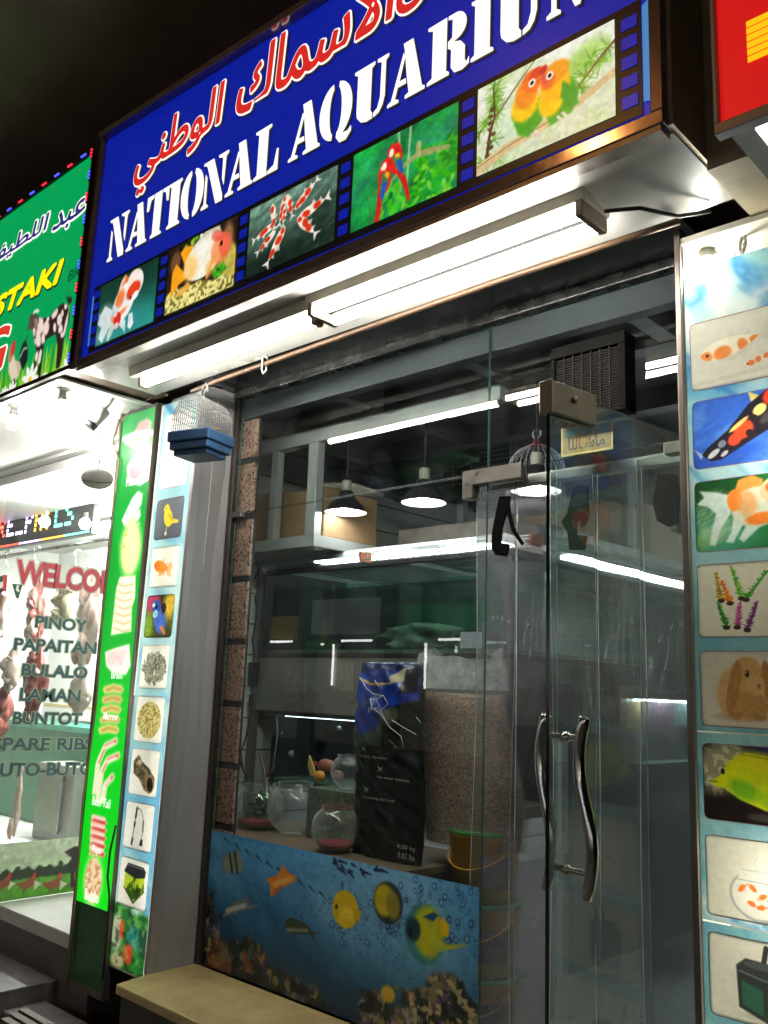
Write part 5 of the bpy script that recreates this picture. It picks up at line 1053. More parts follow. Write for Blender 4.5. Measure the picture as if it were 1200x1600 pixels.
# picture strip of cattle and roosters along the foot of the glass
y0, y1 = 2.30, 3.9; H = PX(0,1318,BX).z-PX(0,1408,BX).z; zf = -1.186
ff = lambda x, y: ((PX(x,y,BX).y-y0)/H, (PX(x,y,BX).z-zf)/H)
p = Pic((y1-y0)/H, 110); p.grad((176,205,160), (205,222,190))
p.put(np.clip((.55-p.y+.06*np.sin(p.x*30)*p.noise(9,3)+.1*(p.noise(14,5)-.5))*30,0,1), (22,44,18)); p.put(np.clip((.36-p.y+.04*(p.noise(20,6)-.5))*30,0,1), (84,150,40)); p.put(np.clip((.1-p.y)*6,0,1), (50,120,30), .6); p.mottle(12,.2,2)
zs_ = lambda x, y: ff(x*.35, 1200+y*.35)
for cx in (100, 215, 330, 430, -10):
    K = lambda L: [zs_(cx+a, 515+b) for a, b in L]
    p.put(p.poly(K([(-30,0),(20,-15),(48,-40),(58,-30),(50,5),(20,25),(-10,20)]), .02), (130,70,40)); p.put(p.poly(K([(-30,0),(-62,-15),(-66,30),(-45,10)]), .02), (226,222,206)); p.put(p.line(K([(5,20),(5,38)]), .014), (90,60,30)); p.put(p.ell(*zs_(cx+52,478), .03,.05), (190,40,30))
K = lambda L: [zs_(*q) for q in L]
p.put(p.poly(K([(285,375),(330,350),(420,350),(430,440),(400,450),(300,440),(318,400)]), .03), (30,22,18)); p.put(p.line(K([(320,430),(322,520)]), .04), (30,22,18)); p.put(p.line(K([(410,430),(412,520)]), .04), (30,22,18))
sheet('picture_strip', p, (BX+.0062, y0, zf), (0,1,0), (0,0,1), y1-y0, H, printed('strip_print', 'paper', rough=.35), bwn)
# ---------------------------------------------------------------- lamps and camera under the butcher's sign
bulb2 = emit('bulb_white', (1,.97,.92), 480)
for (x, y), lab in (((96,632), 'energy saving bulb on a cream holder, right one of two under the green sign'), ((20,658), 'energy saving bulb on a cream holder, nearest the left edge of the photo')):
    top = PZ(x+3, y-25, 1.385); t = thing('ceiling_bulb', lab, 'light bulb', tuple(top), 'bulbs under the butcher sign')
    cfl((top.x, top.y, 1.385-.085*1.0), t, bulb2, 1.0)
for (x, y), lab in (((122,690), 'small glaring bulb on the white fascia, left of the round pan'), ((70,815), 'round glaring bulb in front of the red dot matrix board'), ((133,818), 'round glaring bulb below the round grey pan')):
    c = P(x, y, 3.0 if y > 750 else 2.5); t = thing('ceiling_bulb', lab, 'light bulb', tuple(c), 'bulbs inside the butcher shop')
    MB().lathe([(0,.075),(.014,.075),(.015,.04),(.02,.035),(0,.034)], c, 12).build('holder', MATS['holder_cream'], t)
    MB().lathe([(0,.034),(.022,.03),(.036,.01),(.036,-.012),(.022,-.034),(0,-.04)], c, 16).build('bulb', bulb2, t)
cam_dx = 0; c = PZ(165,630,1.36); cam_ = thing('security_camera', 'white bullet security camera on a bracket under the green sign', 'camera', tuple(c))
Yc = c.y; A, B = Vector(P(165,640,Yc)), Vector(P(139,668,Yc-.06)); d = (B-A).normalized()
MB().tube([A, A+d*.004, B-d*.03], [.024,.03,.03], 16).build('body', mat('camera_white', (.62,.62,.6), .35, 0, .1), cam_)
MB().tube([B-d*.0295, B], [.031,.031], 16).build('lens_hood', dgrey, cam_); MB().tube([A+d*.04, A+d*.04+Vector((.01,.02,.04)), Vector((A.x+.03,Yc+.02,1.384))], .010, 8).build('bracket', MATS['camera_white'], cam_)
bt = thing('bay_fill_batten', 'long fluorescent batten added on the white ceiling to brighten the butcher shop', 'tube light', (-6.2, 3.75, 1.30))  # fill lamp, added to brighten the bay
MB().box(-7.6, -5.2, 3.71, 3.79, 1.262, 1.2995).build('batten_body', white, bt, .003)
for y in (3.725, 3.775): MB().tube([(-7.58,y,1.24),(-5.22,y,1.24)], .013, 10).build('tube', emit('bay_fill_tube', (1,.98,.94), 600), bt)
# ---------------------------------------------------------------- what hangs and stands in the butcher's bay
pan = P(152,749,2.55); nrm = (Vector((0,0,0))-pan).normalized()
mp_ = Matrix.Translation(pan) @ Vector((nrm.x*.45, nrm.y*.45, -1)).to_track_quat('Z','Y').to_matrix().to_4x4()
tp = thing('round_pan', 'round grey metal pan hanging under the white fascia beside the green column', 'pan', tuple(pan))
MB().lathe([(0,.012),(.085,.010),(.092,-.006),(.088,-.008),(.082,.004),(0,.006)], (0,0,0), 36, 0, mp_).build('dish', mat('pan_grey', (.30,.29,.26), .45, .3, .2, 6), tp)
MB().tube([mp_ @ Vector((-.08,.0,.013)), mp_ @ Vector((0,-.012,.015)), mp_ @ Vector((.08,0,.013))], .0025, 6).build('seam_wire', cable, tp)
MB().tube([pan+Vector((0,0,.0)), Vector((pan.x, 2.56, FZ+.3))], .003, 6).build('hanger', cable, tp)
# dot matrix board
Yd = 3.35; a, b = P(-60,862,Yd), P(142,836,Yd); hh = P(0,795,Yd).z-P(0,850,Yd).z
bd = thing('dot_matrix_board', 'scrolling dot matrix board with red, violet, amber and green lettering behind the butcher window', 'led board', tuple(a))
zl = P(70,846,Yd).z
MB().box(a.x, b.x, Yd, Yd+.06, zl, zl+hh).build('board_case', mat('board_dark', (.02,.02,.022), .4, 0, .2), bd, .004)
MB().box(a.x, b.x-.25, Yd+.3, Yd+.36, zl+hh+.02, zl+hh*2).build('upper_board', mat('board_dark', (.02,.02,.022)), bd, .004)
FONT = {'R': ['1110','1001','1110','1010','1001'], 'E': ['1111','1000','1110','1000','1111'], '_': ['0000','0000','0000','0000','1111'], 'P': ['1110','1001','1110','1000','1000'], 'A': ['0110','1001','1111','1001','1001'], 'I': ['0100','0100','0100','0100','0100'], 'L': ['1000','1000','1000','1000','1111'], 'S': ['0111','1000','0110','0001','1110']}
cols_ = [(emit('dot_red', (1,.10,.06), 5, False)), emit('dot_violet', (.75,.55,1), 5, False), emit('dot_amber', (1,.42,.05), 5, False), emit('dot_green', (.15,1,.7), 5, False)]
mbs = [MB() for _ in cols_]; one = MB(); px = hh/11
xs = P(-4,845,Yd).x; i = 0
for n_, ch in enumerate('RE_PAILS'):
    k_ = (0,1,1,1,2,2,3,3)[n_]
    for r_, rowb in enumerate(FONT[ch]):
        for c_, bit in enumerate(rowb):
            if bit == '1': X = xs+(n_*5+c_)*px*1.15; Z = zl+hh*.80-r_*px*1.35; mbs[k_].box(X, X+px*.8, Yd-.004, Yd-.0005, Z, Z+px*.9)
for j in range(60):
    X = a.x+.01+j*(b.x-a.x-.02)/60; k_ = min(3, max(0, int((X-xs)/(b.x-xs)*4)))
    for Z in (zl+.012, zl+hh-.02): mbs[k_].box(X, X+px*.5, Yd-.004, Yd-.0005, Z, Z+px*.5)
for i_, mb in enumerate(mbs): one.add(mb.v, mb.f, i_)
tag(one.build('lit_dots', cols_, bd), None, None, None, 'stuff')
# rail, hooks and hanging meat
steel = mat('rail_steel', (.5,.5,.5), .25, 1, .1, 8)
Yr = 3.30; rl = MB().tube([P(-40,878,Yr), P(190,838,Yr)], .016, 10).build('meat_rail', steel); tag(rl, 'steel rail the hooks and meat hang from behind the butcher window', 'rail')
def marbled(name, c0, c1):
    m = mat(name, c0, .35, 0, .3, 9, .5); t = m.node_tree; b = t.nodes['Principled BSDF']
    co = t.nodes.new('ShaderNodeTexCoord'); wv = t.nodes.new('ShaderNodeTexNoise'); wv.inputs['Scale'].default_value = 5.5; wv.inputs['Detail'].default_value = 7; wv.inputs['Distortion'].default_value = 2.2
    mp = t.nodes.new('ShaderNodeMapping'); mp.inputs['Scale'].default_value = (1.6,1.6,.7); t.links.new(co.outputs['Object'], mp.inputs[0]); t.links.new(mp.outputs[0], wv.inputs['Vector'])
    cr = t.nodes.new('ShaderNodeValToRGB'); e = cr.color_ramp.elements; e[0].position = .43; e[1].position = .58; e[0].color = (*c0,1); e[1].color = (*c1,1)
    t.links.new(wv.outputs[0], cr.inputs[0]); t.links.new(cr.outputs[0], b.inputs['Base Color'])
    return m
fat = mat('meat_fat', (.60,.50,.42), .5, 0, .25, 9, .3); lean = marbled('meat_lean', (.36,.09,.08), (.66,.50,.42)); tripe = mat('meat_tripe', (.58,.52,.34), .6, 0, .3, 16, .6); hide = marbled('meat_mutton', (.52,.30,.26), (.70,.60,.52)); dark = marbled('meat_dark', (.10,.02,.018), (.34,.10,.08))
MEAT = [('leg of red meat with white fat, hanging under the W of the lettering', (57,905), (62,1000), .085, lean, 1), ('cream coloured tripe sheet hanging left of centre under the lettering', (98,910), (108,965), .10, tripe, 2), ('skinned pale carcass hanging beside the green column', (135,905), (143,1040), .08, hide, 3), ('grey pink haunch hanging at the left edge of the photo', (6,905), (8,990), .08, hide, 4),
        ('dark offal cut hanging low behind the letters', (58,1010), (55,1120), .09, dark, 5), ('pale knuckle of fat at the left edge below the haunch', (20,1010), (22,1075), .10, fat, 6), ('red liver piece hanging low at the left edge', (10,1065), (2,1150), .10, dark, 7), ('white folded tripe bundle beside the green column', (125,1050), (128,1110), .085, fat, 8), ('thin white cut hanging low before the green wall', (30,1200), (26,1300), .035, hide, 9)]
for lab, top, bot, rr, mm, sd in MEAT:
    Ym = 3.15 if sd != 9 else 3.0
    a, b = P(*top, Ym), P(*bot, Ym); L = a.z-b.z
    rg = random.Random(sd); mb = MB(); cx = (a.x+b.x)/2; zt = (a.z+b.z)/2
    mb.lump((cx, Ym, zt), rr*1.25, rr*.7, L*.54, sd, 26, 22, .5, 3.0, 0, lambda z, k=sd: .70-.34*z*(1 if k % 3 else .3)+.2*math.cos(z*2.5))
    for i in range(5):
        t_ = rg.uniform(-.42,.30); mb.lump((cx+rg.uniform(-.6,.6)*rr, Ym-rr*rg.uniform(.1,.6), zt+t_*L), rr*rg.uniform(.35,.7), rr*.35, L*rg.uniform(.10,.22), sd*10+i, 16, 12, .6, 3.2, 0)
    for i in range(3): mb.tube([(cx+rg.uniform(-.4,.4)*rr, Ym-.02, zt-.3*L), (cx+rg.uniform(-.7,.7)*rr, Ym-.03, zt-.5*L), (cx+rg.uniform(-.8,.8)*rr, Ym-.03, zt-.62*L)], [.02,.014,.004], 8)
    mb.tube([(cx,Ym,zt+.45*L),(cx+.01,Ym,zt+.58*L)], [.022,.008], 8)
    o = mb.build('hanging_meat', mm)
    tag(o, lab, 'meat', 'meat hanging in the butcher shop')
for i, (x, y) in enumerate(((12,868),(57,862),(120,868),(140,880))):
    c = P(x, y, Yr-.03)
    o = MB().tube([c+Vector((.0,.03,.035)), c+Vector((0,0,.045)), c+Vector((0,-.02,.02)), c+Vector((.005,-.01,-.05)), c+Vector((.012,0,-.09)), c+Vector((.03,0,-.085))], .005, 6).build('meat_hook', steel)
    tag(o, ('steel hook at the left edge of the meat rail','steel hook above the W of the lettering','steel hook above the C of the lettering','steel hook above the O, nearest the column')[i], 'hook', 'hooks on the meat rail')
# green counter, cooler and shelf behind the lower glass
ct = thing('green_counter', 'dark green counter behind the lower part of the butcher window', 'counter', (-6.0, 3.6, -1.19))
MB().box(-8.4, -4.9, 3.85, 4.3, -1.19, -.42).build('counter_front', bgreen, ct, .005); MB().box(-8.4, -4.88, 3.80, 4.34, -.4195, -.37).build('counter_top', mat('counter_top_green', (.05,.32,.20), .3, 0, .2), ct, .005)
a, b = P(58,1190,3.5), P(130,1300,3.5); ck = thing('glass_cooler', 'small glass fronted cooler standing behind the last row of lettering', 'cooler', (a.x, 3.5, -1.19))
MB().box(a.x, a.x+.55, 3.52, 3.8, -1.19, a.z).build('cooler_body', mat('cooler_grey', (.33,.34,.30), .4, .3, .2, 4), ck, .006); MB().box(a.x+.03, a.x+.40, 3.505, 3.5195, -1.12, a.z-.04).build('cooler_door', mat('cooler_glass', (.17,.22,.13), .15, 0, .3, 4), ck, .004)
MB().box(a.x+.41, a.x+.425, 3.495, 3.5195, -1.1, a.z-.05).build('cooler_handle', steel, ck)
a = P(75,1098,4.2); sh_ = MB().box(-8, -4.3, 4.1, 4.5, a.z-.03, a.z).build('cutting_shelf', mat('shelf_wood_pale', (.5,.36,.2), .6, 0, .2, 6)); tag(sh_, 'pale wooden shelf behind the hanging meat', 'shelf')
# ---------------------------------------------------------------- inside the aquarium shop
YT = 3.25
XA, XC = P(413,960,YT).x, P(797,960,YT).x
ZTOP, ZB, ZL, ZF = P(413,892,YT).z, P(500,1024,YT).z, P(430,1111,YT).z, P(440,1232,YT).z
YB = 6.6
framem = mat('rack_black', (.010,.010,.011), .4, 0, .3, 10); backm = mat('tank_back', (.008,.016,.016), .5, 0, .5, 2)
tglass = glass('tank_glass', tint=(.80,.93,.88), dirt=.10, dscale=4, dcol=(.35,.45,.42))
water = glass('tank_water', tint=(.72,.90,.84), ior=1.2, dirt=.16, dscale=2.2, dcol=(.16,.28,.24), wav=.5)
led = emit('led_strip', (.95,1,1), 48); ledd = emit('led_strip_soft', (.93,1,.97), 12)
tk = thing('display_tank', 'large green tinted aquarium on the rack behind the shop glass, lit by a white hood', 'aquarium', (XC, YT, ZB))
mb = MB()
for z0, z1 in ((ZB-.012,ZB+.012),(ZTOP-.03,ZTOP)): mb.box(XA, XC, YT-.006, YT+.02, z0, z1).box(XC-.02, XC+.004, YT+.0205, YB, z0, z1)
for x, y in ((XA,YT-.005),(XC-.016,YT-.005)): mb.box(x, x+.018, y, y+.02, ZB+.0125, ZTOP-.0305)
for y in (4.3, 5.4, YB-.02): mb.box(XC-.016, XC+.003, y, y+.018, ZB+.0125, ZTOP-.0305)
mb.build('tank_frame', framem, tk, .002)
MB().box(XA+.018, XC-.016, YT, YT+.008, ZB+.013, ZTOP-.031).build('front_pane', tglass, tk)
MB().box(XC-.012, XC-.004, YT+.02, YB, ZB+.013, ZTOP-.031).build('side_pane', tglass, tk)
n = 40; vs = []; rg = random.Random(2)
MB().box(XA+.02, XC-.02, YT+.012, YT+.6, ZTOP-.115, ZTOP-.11).build('water_surface', water, tk)
MB().box(XA+.01, XC-.2, YT+.62, YT+.64, ZB+.013, ZTOP-.03).build('tank_back', backm, tk)
MB().box(XA-.012, XA+.004, YT+.021, YT+.64, ZB, ZTOP-.001).build('tank_side', backm, tk)
MB().box(XA+.02, XC-.02, YT+.01, YT+.6, ZB+.0125, ZB+.03).build('tank_floor', mat('tank_floor', (.10,.13,.10), .8, 0, .5, 20), tk)
for i in range(3): x = XA+.27+i*.36; MB().box(x, x+.006, YT+.02, YT+.6, ZB+.03, ZTOP-.12).build('divider', tglass, tk)
q = P(665,1012,YT+.25); o = MB().lump((q.x, q.y, ZB+.10), .20, .12, .075, 7, 30, 20, .75, 3.4).build('tank_stone', mat('tank_stone_grey', (.13,.135,.115), .7, 0, .4, 8, .4)); tag(o, 'rounded grey stone lying in the green tinted display tank', 'stone')
q = P(590,1005,YT+.3)
for i, (x, w, h) in enumerate(((500,.26,.11),(690,.20,.15))):
    q = P(x, 1018, YT+.4); o = MB().lump((q.x, q.y, ZB+.06), w/2, .1, h/2, 30+i, 18, 12, .35, 3).build('tank_ornament', mat('ornament_green', (.12,.16,.05), .8, 0, .5, 15, .5)); tag(o, ('low mossy ornament at the left of the display tank','mossy ornament at the right end of the display tank')[i], 'ornament')
hood = thing('tank_hood_light', 'long white hood light lying across the top of the display tank', 'tank light', (XA, YT, ZTOP))
a, b = P(400,893,YT-.02), P(800,850,YT-.02)
MB().prism([(YT-.05,ZTOP+.02),(YT+.12,ZTOP+.02),(YT+.12,ZTOP+.05),(YT-.03,ZTOP+.06)], XA-.05, XC, 'X').build('hood', mat('hood_white', (.55,.58,.58), .35, .1, .1, 4), hood, .004)
MB().box(XA+.42, XC-.02, YT-.03, YT+.06, ZTOP+.013, ZTOP+.0195).build('led_strip', ledd, hood)
MB().box(XC-.06, XC+.02, YT+.35, YB, ZTOP+.035, ZTOP+.06).build('side_hood', MATS['hood_white'], hood, .004)
MB().box(XC-.05, XC+.016, YT+.55, YB-.1, ZTOP+.020, ZTOP+.0345).build('led_strip', led, hood)
wt = thing('wire_tray', 'long low wire tray with orange ends hanging above the display tank', 'tray', tuple(P(680,868,3.05)))
ta, tb = P(565,872,3.05), P(800,848,3.05); mb = MB()
for dz, dy in ((0,0),(.035,0),(0,.06),(.035,.06)): mb.tube([(ta.x,3.05+dy,ta.z+dz-.01),(tb.x+.1,3.05+dy,ta.z+dz-.01)], .0022, 5)
for i in range(26): x = ta.x+(tb.x+.1-ta.x)*i/25; mb.tube([(x,3.05,ta.z+.025),(x,3.05,ta.z-.01),(x,3.11,ta.z-.01),(x,3.11,ta.z+.025)], .0016, 4)
mb.build('wire_basket', mat('wire_bright', (.6,.6,.58), .3, .7, .1), wt)
for x in (ta.x-.006, tb.x+.1): MB().box(x-.004, x+.008, 3.04, 3.12, ta.z-.016, ta.z+.03).build('tray_end', mat('tray_orange', (.38,.13,.06), .5, 0, .2), wt, .002)
# cabinet band and lower tank
cb = thing('tank_cabinet', 'grey panelled cabinet band under the display tank', 'cabinet', (XC, YT, ZL))
cgm = mat('cabinet_grey', (.19,.19,.175), .28, .1, .12, 2.5)
MB().box(XA-.03, XC, YT-.002, YT+.5, ZL+.002, ZB-.0125).build('cabinet_front', cgm, cb, .003)
MB().box(XC-.018, XC+.001, YT+.5005, YB, -1.19, ZB-.0125).build('cabinet_side', mat('cabinet_dark', (.055,.05,.058), .35, .1, .3, 2.5), cb, .003)
for x0, x1 in ((445,478),(520,552)): a, b = P(x0,1060,YT), P(x1,1060,YT); MB().box(a.x, b.x, YT-.006, YT-.0025, P(x0,1080,YT).z, P(x0,1035,YT).z).build('cabinet_notice', mat('notice_dull', (.24,.24,.21), .6, 0, .3, 30), cb)
lt_ = thing('lower_tank', 'dark lower aquarium with a thin white light under its rim, behind the glass bowls', 'aquarium', (XA, YT, ZF))
lx0, lx1 = P(428,1170,YT).x, XC-.02
MB().box(lx0, lx1, YT+.40, YT+.42, ZF, ZL).box(lx0-.02, lx0, YT+.02, YT+.42, ZF, ZL).build('tank_back', framem, lt_)
MB().box(lx0, lx1, YT, YT+.006, ZF, ZL-.02).build('front_pane', tglass, lt_); MB().box(lx0-.02, lx1, YT-.006, YT+.02, ZL-.02, ZL).box(lx0-.02, lx0-.001, YT-.006, YT+.02, ZF, ZL-.0205).build('tank_frame', framem, lt_, .002)
MB().box(lx0+.04, lx1-.02, YT+.03, YT+.06, ZL-.026, ZL-.0205).build('led_strip', emit('led_strip_violet', (.86,.84,1), 5), lt_)
MB().box(lx0, lx1, YT+.01, YT+.4, ZF, ZF+.05).build('gravel_bed', mat('gravel_green', (.16,.19,.14), .9, 0, .7, 90, .6), lt_)
for i, (x, y, r) in enumerate(((438,1145,.014),(455,1177,.017),(530,1138,.012))):
    q = P(x, y, YT+.05); o = MB().lump((q.x,q.y,q.z), r*1.2, r*.6, r, 40+i, 12, 8, .2).build('pale_fish', mat('pale_shell', (.55,.55,.52), .4, 0, .2))
    tag(o, ('small pale fish in the lower tank just right of the air line','small pale fish lower down in the lower tank','small pale fish at the right of the lower tank')[i], 'fish', 'pale fish in the lower tank')
tag(MB().tube([P(432,1122,YT-.01), P(434,1145,YT-.01), P(430,1175,YT-.01), P(426,1205,YT-.01)], .003, 6).build('air_line', mat('air_line_clear', (.35,.35,.33), .4)), 'thin air line hanging down the front of the lower tank', 'tube')
a, b = PX(985,1086,XC), PX(1058,1100,XC)
sd_ = thing('side_tank', 'small lit aquarium low on the deep side of the rack, seen through the door glass', 'aquarium', (XC, a.y, a.z-.35))
MB().box(XC+.003, XC+.10, a.y, b.y+.8, a.z-.33, a.z-.02).build('front_pane', tglass, sd_); MB().box(XC+.002, XC+.12, a.y-.03, b.y+.85, a.z-.0195, a.z+.02).build('tank_lid', framem, sd_, .003); MB().box(XC+.03, XC+.09, a.y+.03, b.y+.7, a.z-.026, a.z-.0196).build('led_strip', led, sd_)
MB().box(XC+.002, XC+.12, a.y-.03, b.y+.85, a.z-.37, a.z-.3305).build('tank_base', framem, sd_, .003)
for i in range(7):
    y = 3.55+i*.34; z = ZB-.10-.02*(i%2); tag(MB().prism([(y,z),(y+.2,z),(y+.21,z-.20),(y+.11,z-.23),(y-.01,z-.20)], XC+.002, XC+.03, 'X').build('hanging_packet', mat(('packet_plum','packet_slate','packet_ochre')[i%3], ((.07,.03,.06),(.05,.07,.09),(.16,.10,.04))[i%3], .25, 0, .5, 14, .4), None, .006), ('dim shiny packet','dark shiny packet')[i%2]+' hanging in the row on the rack side under the long tank light', 'packet', 'packets hanging on the rack side')
# uprights
MB().box(XA-.07, XA-.032, YT-.01, YT+.03, -1.19, ZTOP+.3).build('rack_upright', mat('upright_grey', (.18,.18,.18), .4, .5, .2), cb, .002)
# counter with the bowls
SZ_ = -.664
ctr = thing('window_counter', 'brown wooden counter behind the mural, carrying glass bowls and feed', 'counter', (-2.7, 2.9, -1.2))
WX = P(655,1340,2.8).x
MB().box(IX0+.01, WX, 2.70, 3.235, SZ_-.03, SZ_).build('counter_top', mat('counter_wood', (.22,.15,.10), .55, 0, .3, 6, stretch=(.2,1,1)), ctr, .003)
MB().box(IX0+.01, WX, 2.705, 3.235, -1.199, SZ_-.031).build('counter_body', mat('counter_dark', (.04,.04,.045), .6), ctr)
bglass = glass('bowl_glass', tint=(.95,.97,.97), ior=1.9, dirt=.10, dscale=9, edge=.75, dcol=(.75,.78,.78))
grav = mat('red_gravel', (.36,.025,.03), .5, 0, .5, 120, .8)
BOW = [((403,1293),.118,'fish bowl with a green plant and red gravel, leftmost on the counter',1,1,2.92), ((458,1297),.128,'empty fish bowl between the planted bowl and the front bowl',0,0,2.98), ((524,1326),.105,'fish bowl with red gravel and red rim, nearest the big dark feed bag',1,0,2.79)]
BG = 'glass fish bowls on the counter'
def bowl(c, r, lab, gravel, plant, rim=False):
    t = thing('fish_bowl', lab, 'fish bowl', tuple(c), BG)
    prof = [(0,.0),(r*.45,.0)]+[(r*math.cos(R(a)), r*.88+r*.95*math.sin(R(a))) for a in range(-62, 56, 8)]+[(r*.60,r*1.70),(r*.64,r*1.74)]
    MB().lathe(prof, c, 36).build('bowl', bglass, t)
    MB().lathe([(r*.655,r*1.725),(r*.645,r*1.75),(r*.625,r*1.745)], c, 36).build('rim', grav if rim else bglass, t)
    if gravel: MB().lathe([(0,.012),(r*.45,.012),(r*.78,r*.30),(r*.70,r*.38),(r*.3,r*.42),(0,r*.40)], c, 28).build('gravel', grav, t)
    if plant:
        rg = random.Random(7); mb = MB()
        for i in range(170):
            a = rg.uniform(0, 6.28); d = r*.5*math.sqrt(rg.random()); z = r*(.45+.95*rg.random()); p = Vector((c.x+d*math.cos(a), c.y+d*math.sin(a), c.z+z)); w = r*.15
            e = Vector((rg.uniform(-1,1),rg.uniform(-1,1),rg.uniform(-.3,1))).normalized(); g_ = e.orthogonal().normalized()
            mb.add([p-e*w, p+g_*w*.45, p+e*w, p-g_*w*.45], [(0,1,2,3)])
        for i in range(9): a = i*.7; mb.tube([c+Vector((0,0,r*.3)), c+Vector((r*.4*math.cos(a), r*.4*math.sin(a), r*1.1))], .002, 4)
        mb.build('water_plant', mat('plant_green', (.025,.11,.03), .5, 0, .5, 30), t)
    return t
for (x, y), r, lab, g_, pl, Yb in BOW:
    c = P(x, y, Yb); c.z = SZ_+.001; c.x = P(x, y, Yb).x; bowl(c, r, lab, g_, pl, lab.startswith('fish bowl with red'))
c = P(545,1200,3.08); tag(MB().box(c.x-.14, c.x+.16, 2.96, 3.20, SZ_+.0005, P(545,1232,3.08).z-.002).build('grey_carton', mat('moss_box', (.14,.17,.13), .9, 0, .6, 60, .6)), 'mossy grey green block standing behind the bowls under the clear bowl', 'box')
c = Vector((c.x, c.y, P(545,1232,3.08).z)); bowl(c, .085, 'small clear bowl raised behind the others, beside the blue topped bag', 0, 0)
# driftwood and toy goldfish between the bowls
o = MB().tube([P(405,1175,3.0), P(412,1200,3.0), P(416,1225,3.0), P(425,1255,3.0), P(432,1285,3.0)], [.004,.008,.010,.013,.016], 8).tube([P(414,1215,3.0), P(424,1205,3.01), P(430,1195,3.02)], [.008,.005,.003], 6).build('driftwood', mat('driftwood_brown', (.20,.12,.07), .7, 0, .4, 12, .5)); tag(o, 'thin brown branch of driftwood standing behind the planted bowl', 'driftwood')
t = thing('goldfish_ornament', 'orange and yellow goldfish ornament swimming up between the bowls', 'ornament', tuple(P(497,1215,3.04)))
c = P(499,1213,3.04); MB().lump((c.x,c.y,c.z), .035, .02, .026, 3, 16, 10, .12).build('body', mat('goldfish_orange', (.62,.25,.03), .4, 0, .3, 20), t)
pts = [P(x,y,3.04) for x, y in ((484,1180),(490,1196),(494,1212),(486,1212),(482,1198))]; MB().prism([(q.x,q.z) for q in pts], 3.035, 3.043).build('tail_fin', mat('fin_yellow', (.55,.40,.12), .4, 0, .3), t)
for i, (x, y, r) in enumerate(((492,1193,.018),(510,1196,.05),(528,1212,.04))):
    c = P(x, y, 3.12); o = MB().lump((c.x,c.y,c.z), r, r*.5, r*.6, 60+i, 16, 10, .15).build('clay_ornament', mat('clay_red' if i else 'coral_red', (.33,.13,.09) if i else (.5,.06,.02), .6, 0, .3, 12)); tag(o, ('small bright red ornament above the goldfish','rounded terracotta ornament behind the goldfish','terracotta ornament beside the raised clear bowl')[i], 'ornament')
# dark feed bag with a blue top
YG = 2.84
gx0, gx1, gz0, gz1 = P(556,1200,YG).x, P(662,1200,YG).x, SZ_+.002, P(600,1035,YG).z
H = gz1-gz0; f = uvf(YG, gx0, gz0, H); p = Pic((gx1-gx0)/H, 260, (20,24,22)); zq = lambda x, y: f(540+x/4, 1000+y/4); kq = lambda L: [zq(*q) for q in L]
p.put(p.ell(*zq(200,560), .16, .08, .3, .6), (44,58,48)); p.put(np.clip(p.noise(6,3)*2-1.1,0,1), (40,46,40), .7)
p.put(p.poly(kq([(40,120),(480,120),(480,380),(330,430),(260,560),(140,620),(40,420)]), .01), (14,44,130)); p.put(p.ell(*zq(110,330), .06, .11, 0, .8), (30,80,190), .7); p.put(p.poly(kq([(40,120),(480,120),(480,195),(40,195)]), .01), (12,26,84)); p.put(p.line(kq([(90,235),(190,280),(330,275)]), .005), (200,150,60)); p.put(p.poly(kq([(310,230),(400,170),(430,195),(400,260),(330,275)]), .01), (190,180,150)); p.put(p.poly(kq([(395,180),(470,165),(470,330),(380,340)]), .01), (14,16,34))
p.put(p.ell(*zq(340,480), .06, .045, .3, .5), (110,110,96), .7); p.put(p.poly(kq([(150,330),(200,380),(260,330),(250,440),(205,390),(160,440)]), .008), (150,160,190), .35)
p.put(p.poly(kq([(300,1290),(440,1230),(440,1420),(320,1400)]), .02), (12,13,14)); p.mottle(9, .3, 5)
a_ = p.out(); ny, nx = a_.shape[:2]
bag = thing('feed_bag', 'tall dark fish food bag with a shiny blue top standing behind the mural', 'bag', ((gx0+gx1)/2, YG, gz0), 'feed standing behind the display glass')
so = sheet('bag_front', p, (gx0, YG, gz0), (1,0,0), (0,0,1), gx1-gx0, H, printed('foil_print', 'paper', rough=.22), bag)
for v in so.data.vertices:
    u, w = (v.co.x-gx0)/(gx1-gx0), (v.co.z-gz0)/H
    v.co.y -= .075*max(0, math.sin(math.pi*u))**.6*max(0, math.sin(math.pi*min(1, .04+w*.96)))**.5 + .006*math.sin(u*17+w*9)*math.sin(w*31-u*7)+.004*math.sin(w*63+u*23)
    v.co.x += .012*math.sin(w*7)
for poly in so.data.polygons: poly.use_smooth = True
mb = MB(); n = 12
for i in range(n+1):
    for j in range(n+1):
        u, w = i/n, j/n; mb.v.append((gx0+(gx1-gx0)*u+.012*math.sin(w*7), YG+.004+.075*max(0, math.sin(math.pi*u))**.6*max(0, math.sin(math.pi*(.04+w*.96)))**.5, gz0+H*w))
for i in range(n):
    for j in range(n): q = i*(n+1)+j; mb.f.append([q, q+1, q+n+2, q+n+1]); mb.m.append(0); mb.s.append(True)
mb.build('bag_back', mat('foil_black', (.012,.013,.013), .25), bag)
itx = mat('bag_ink', (.30,.31,.30), .5); mb = MB()
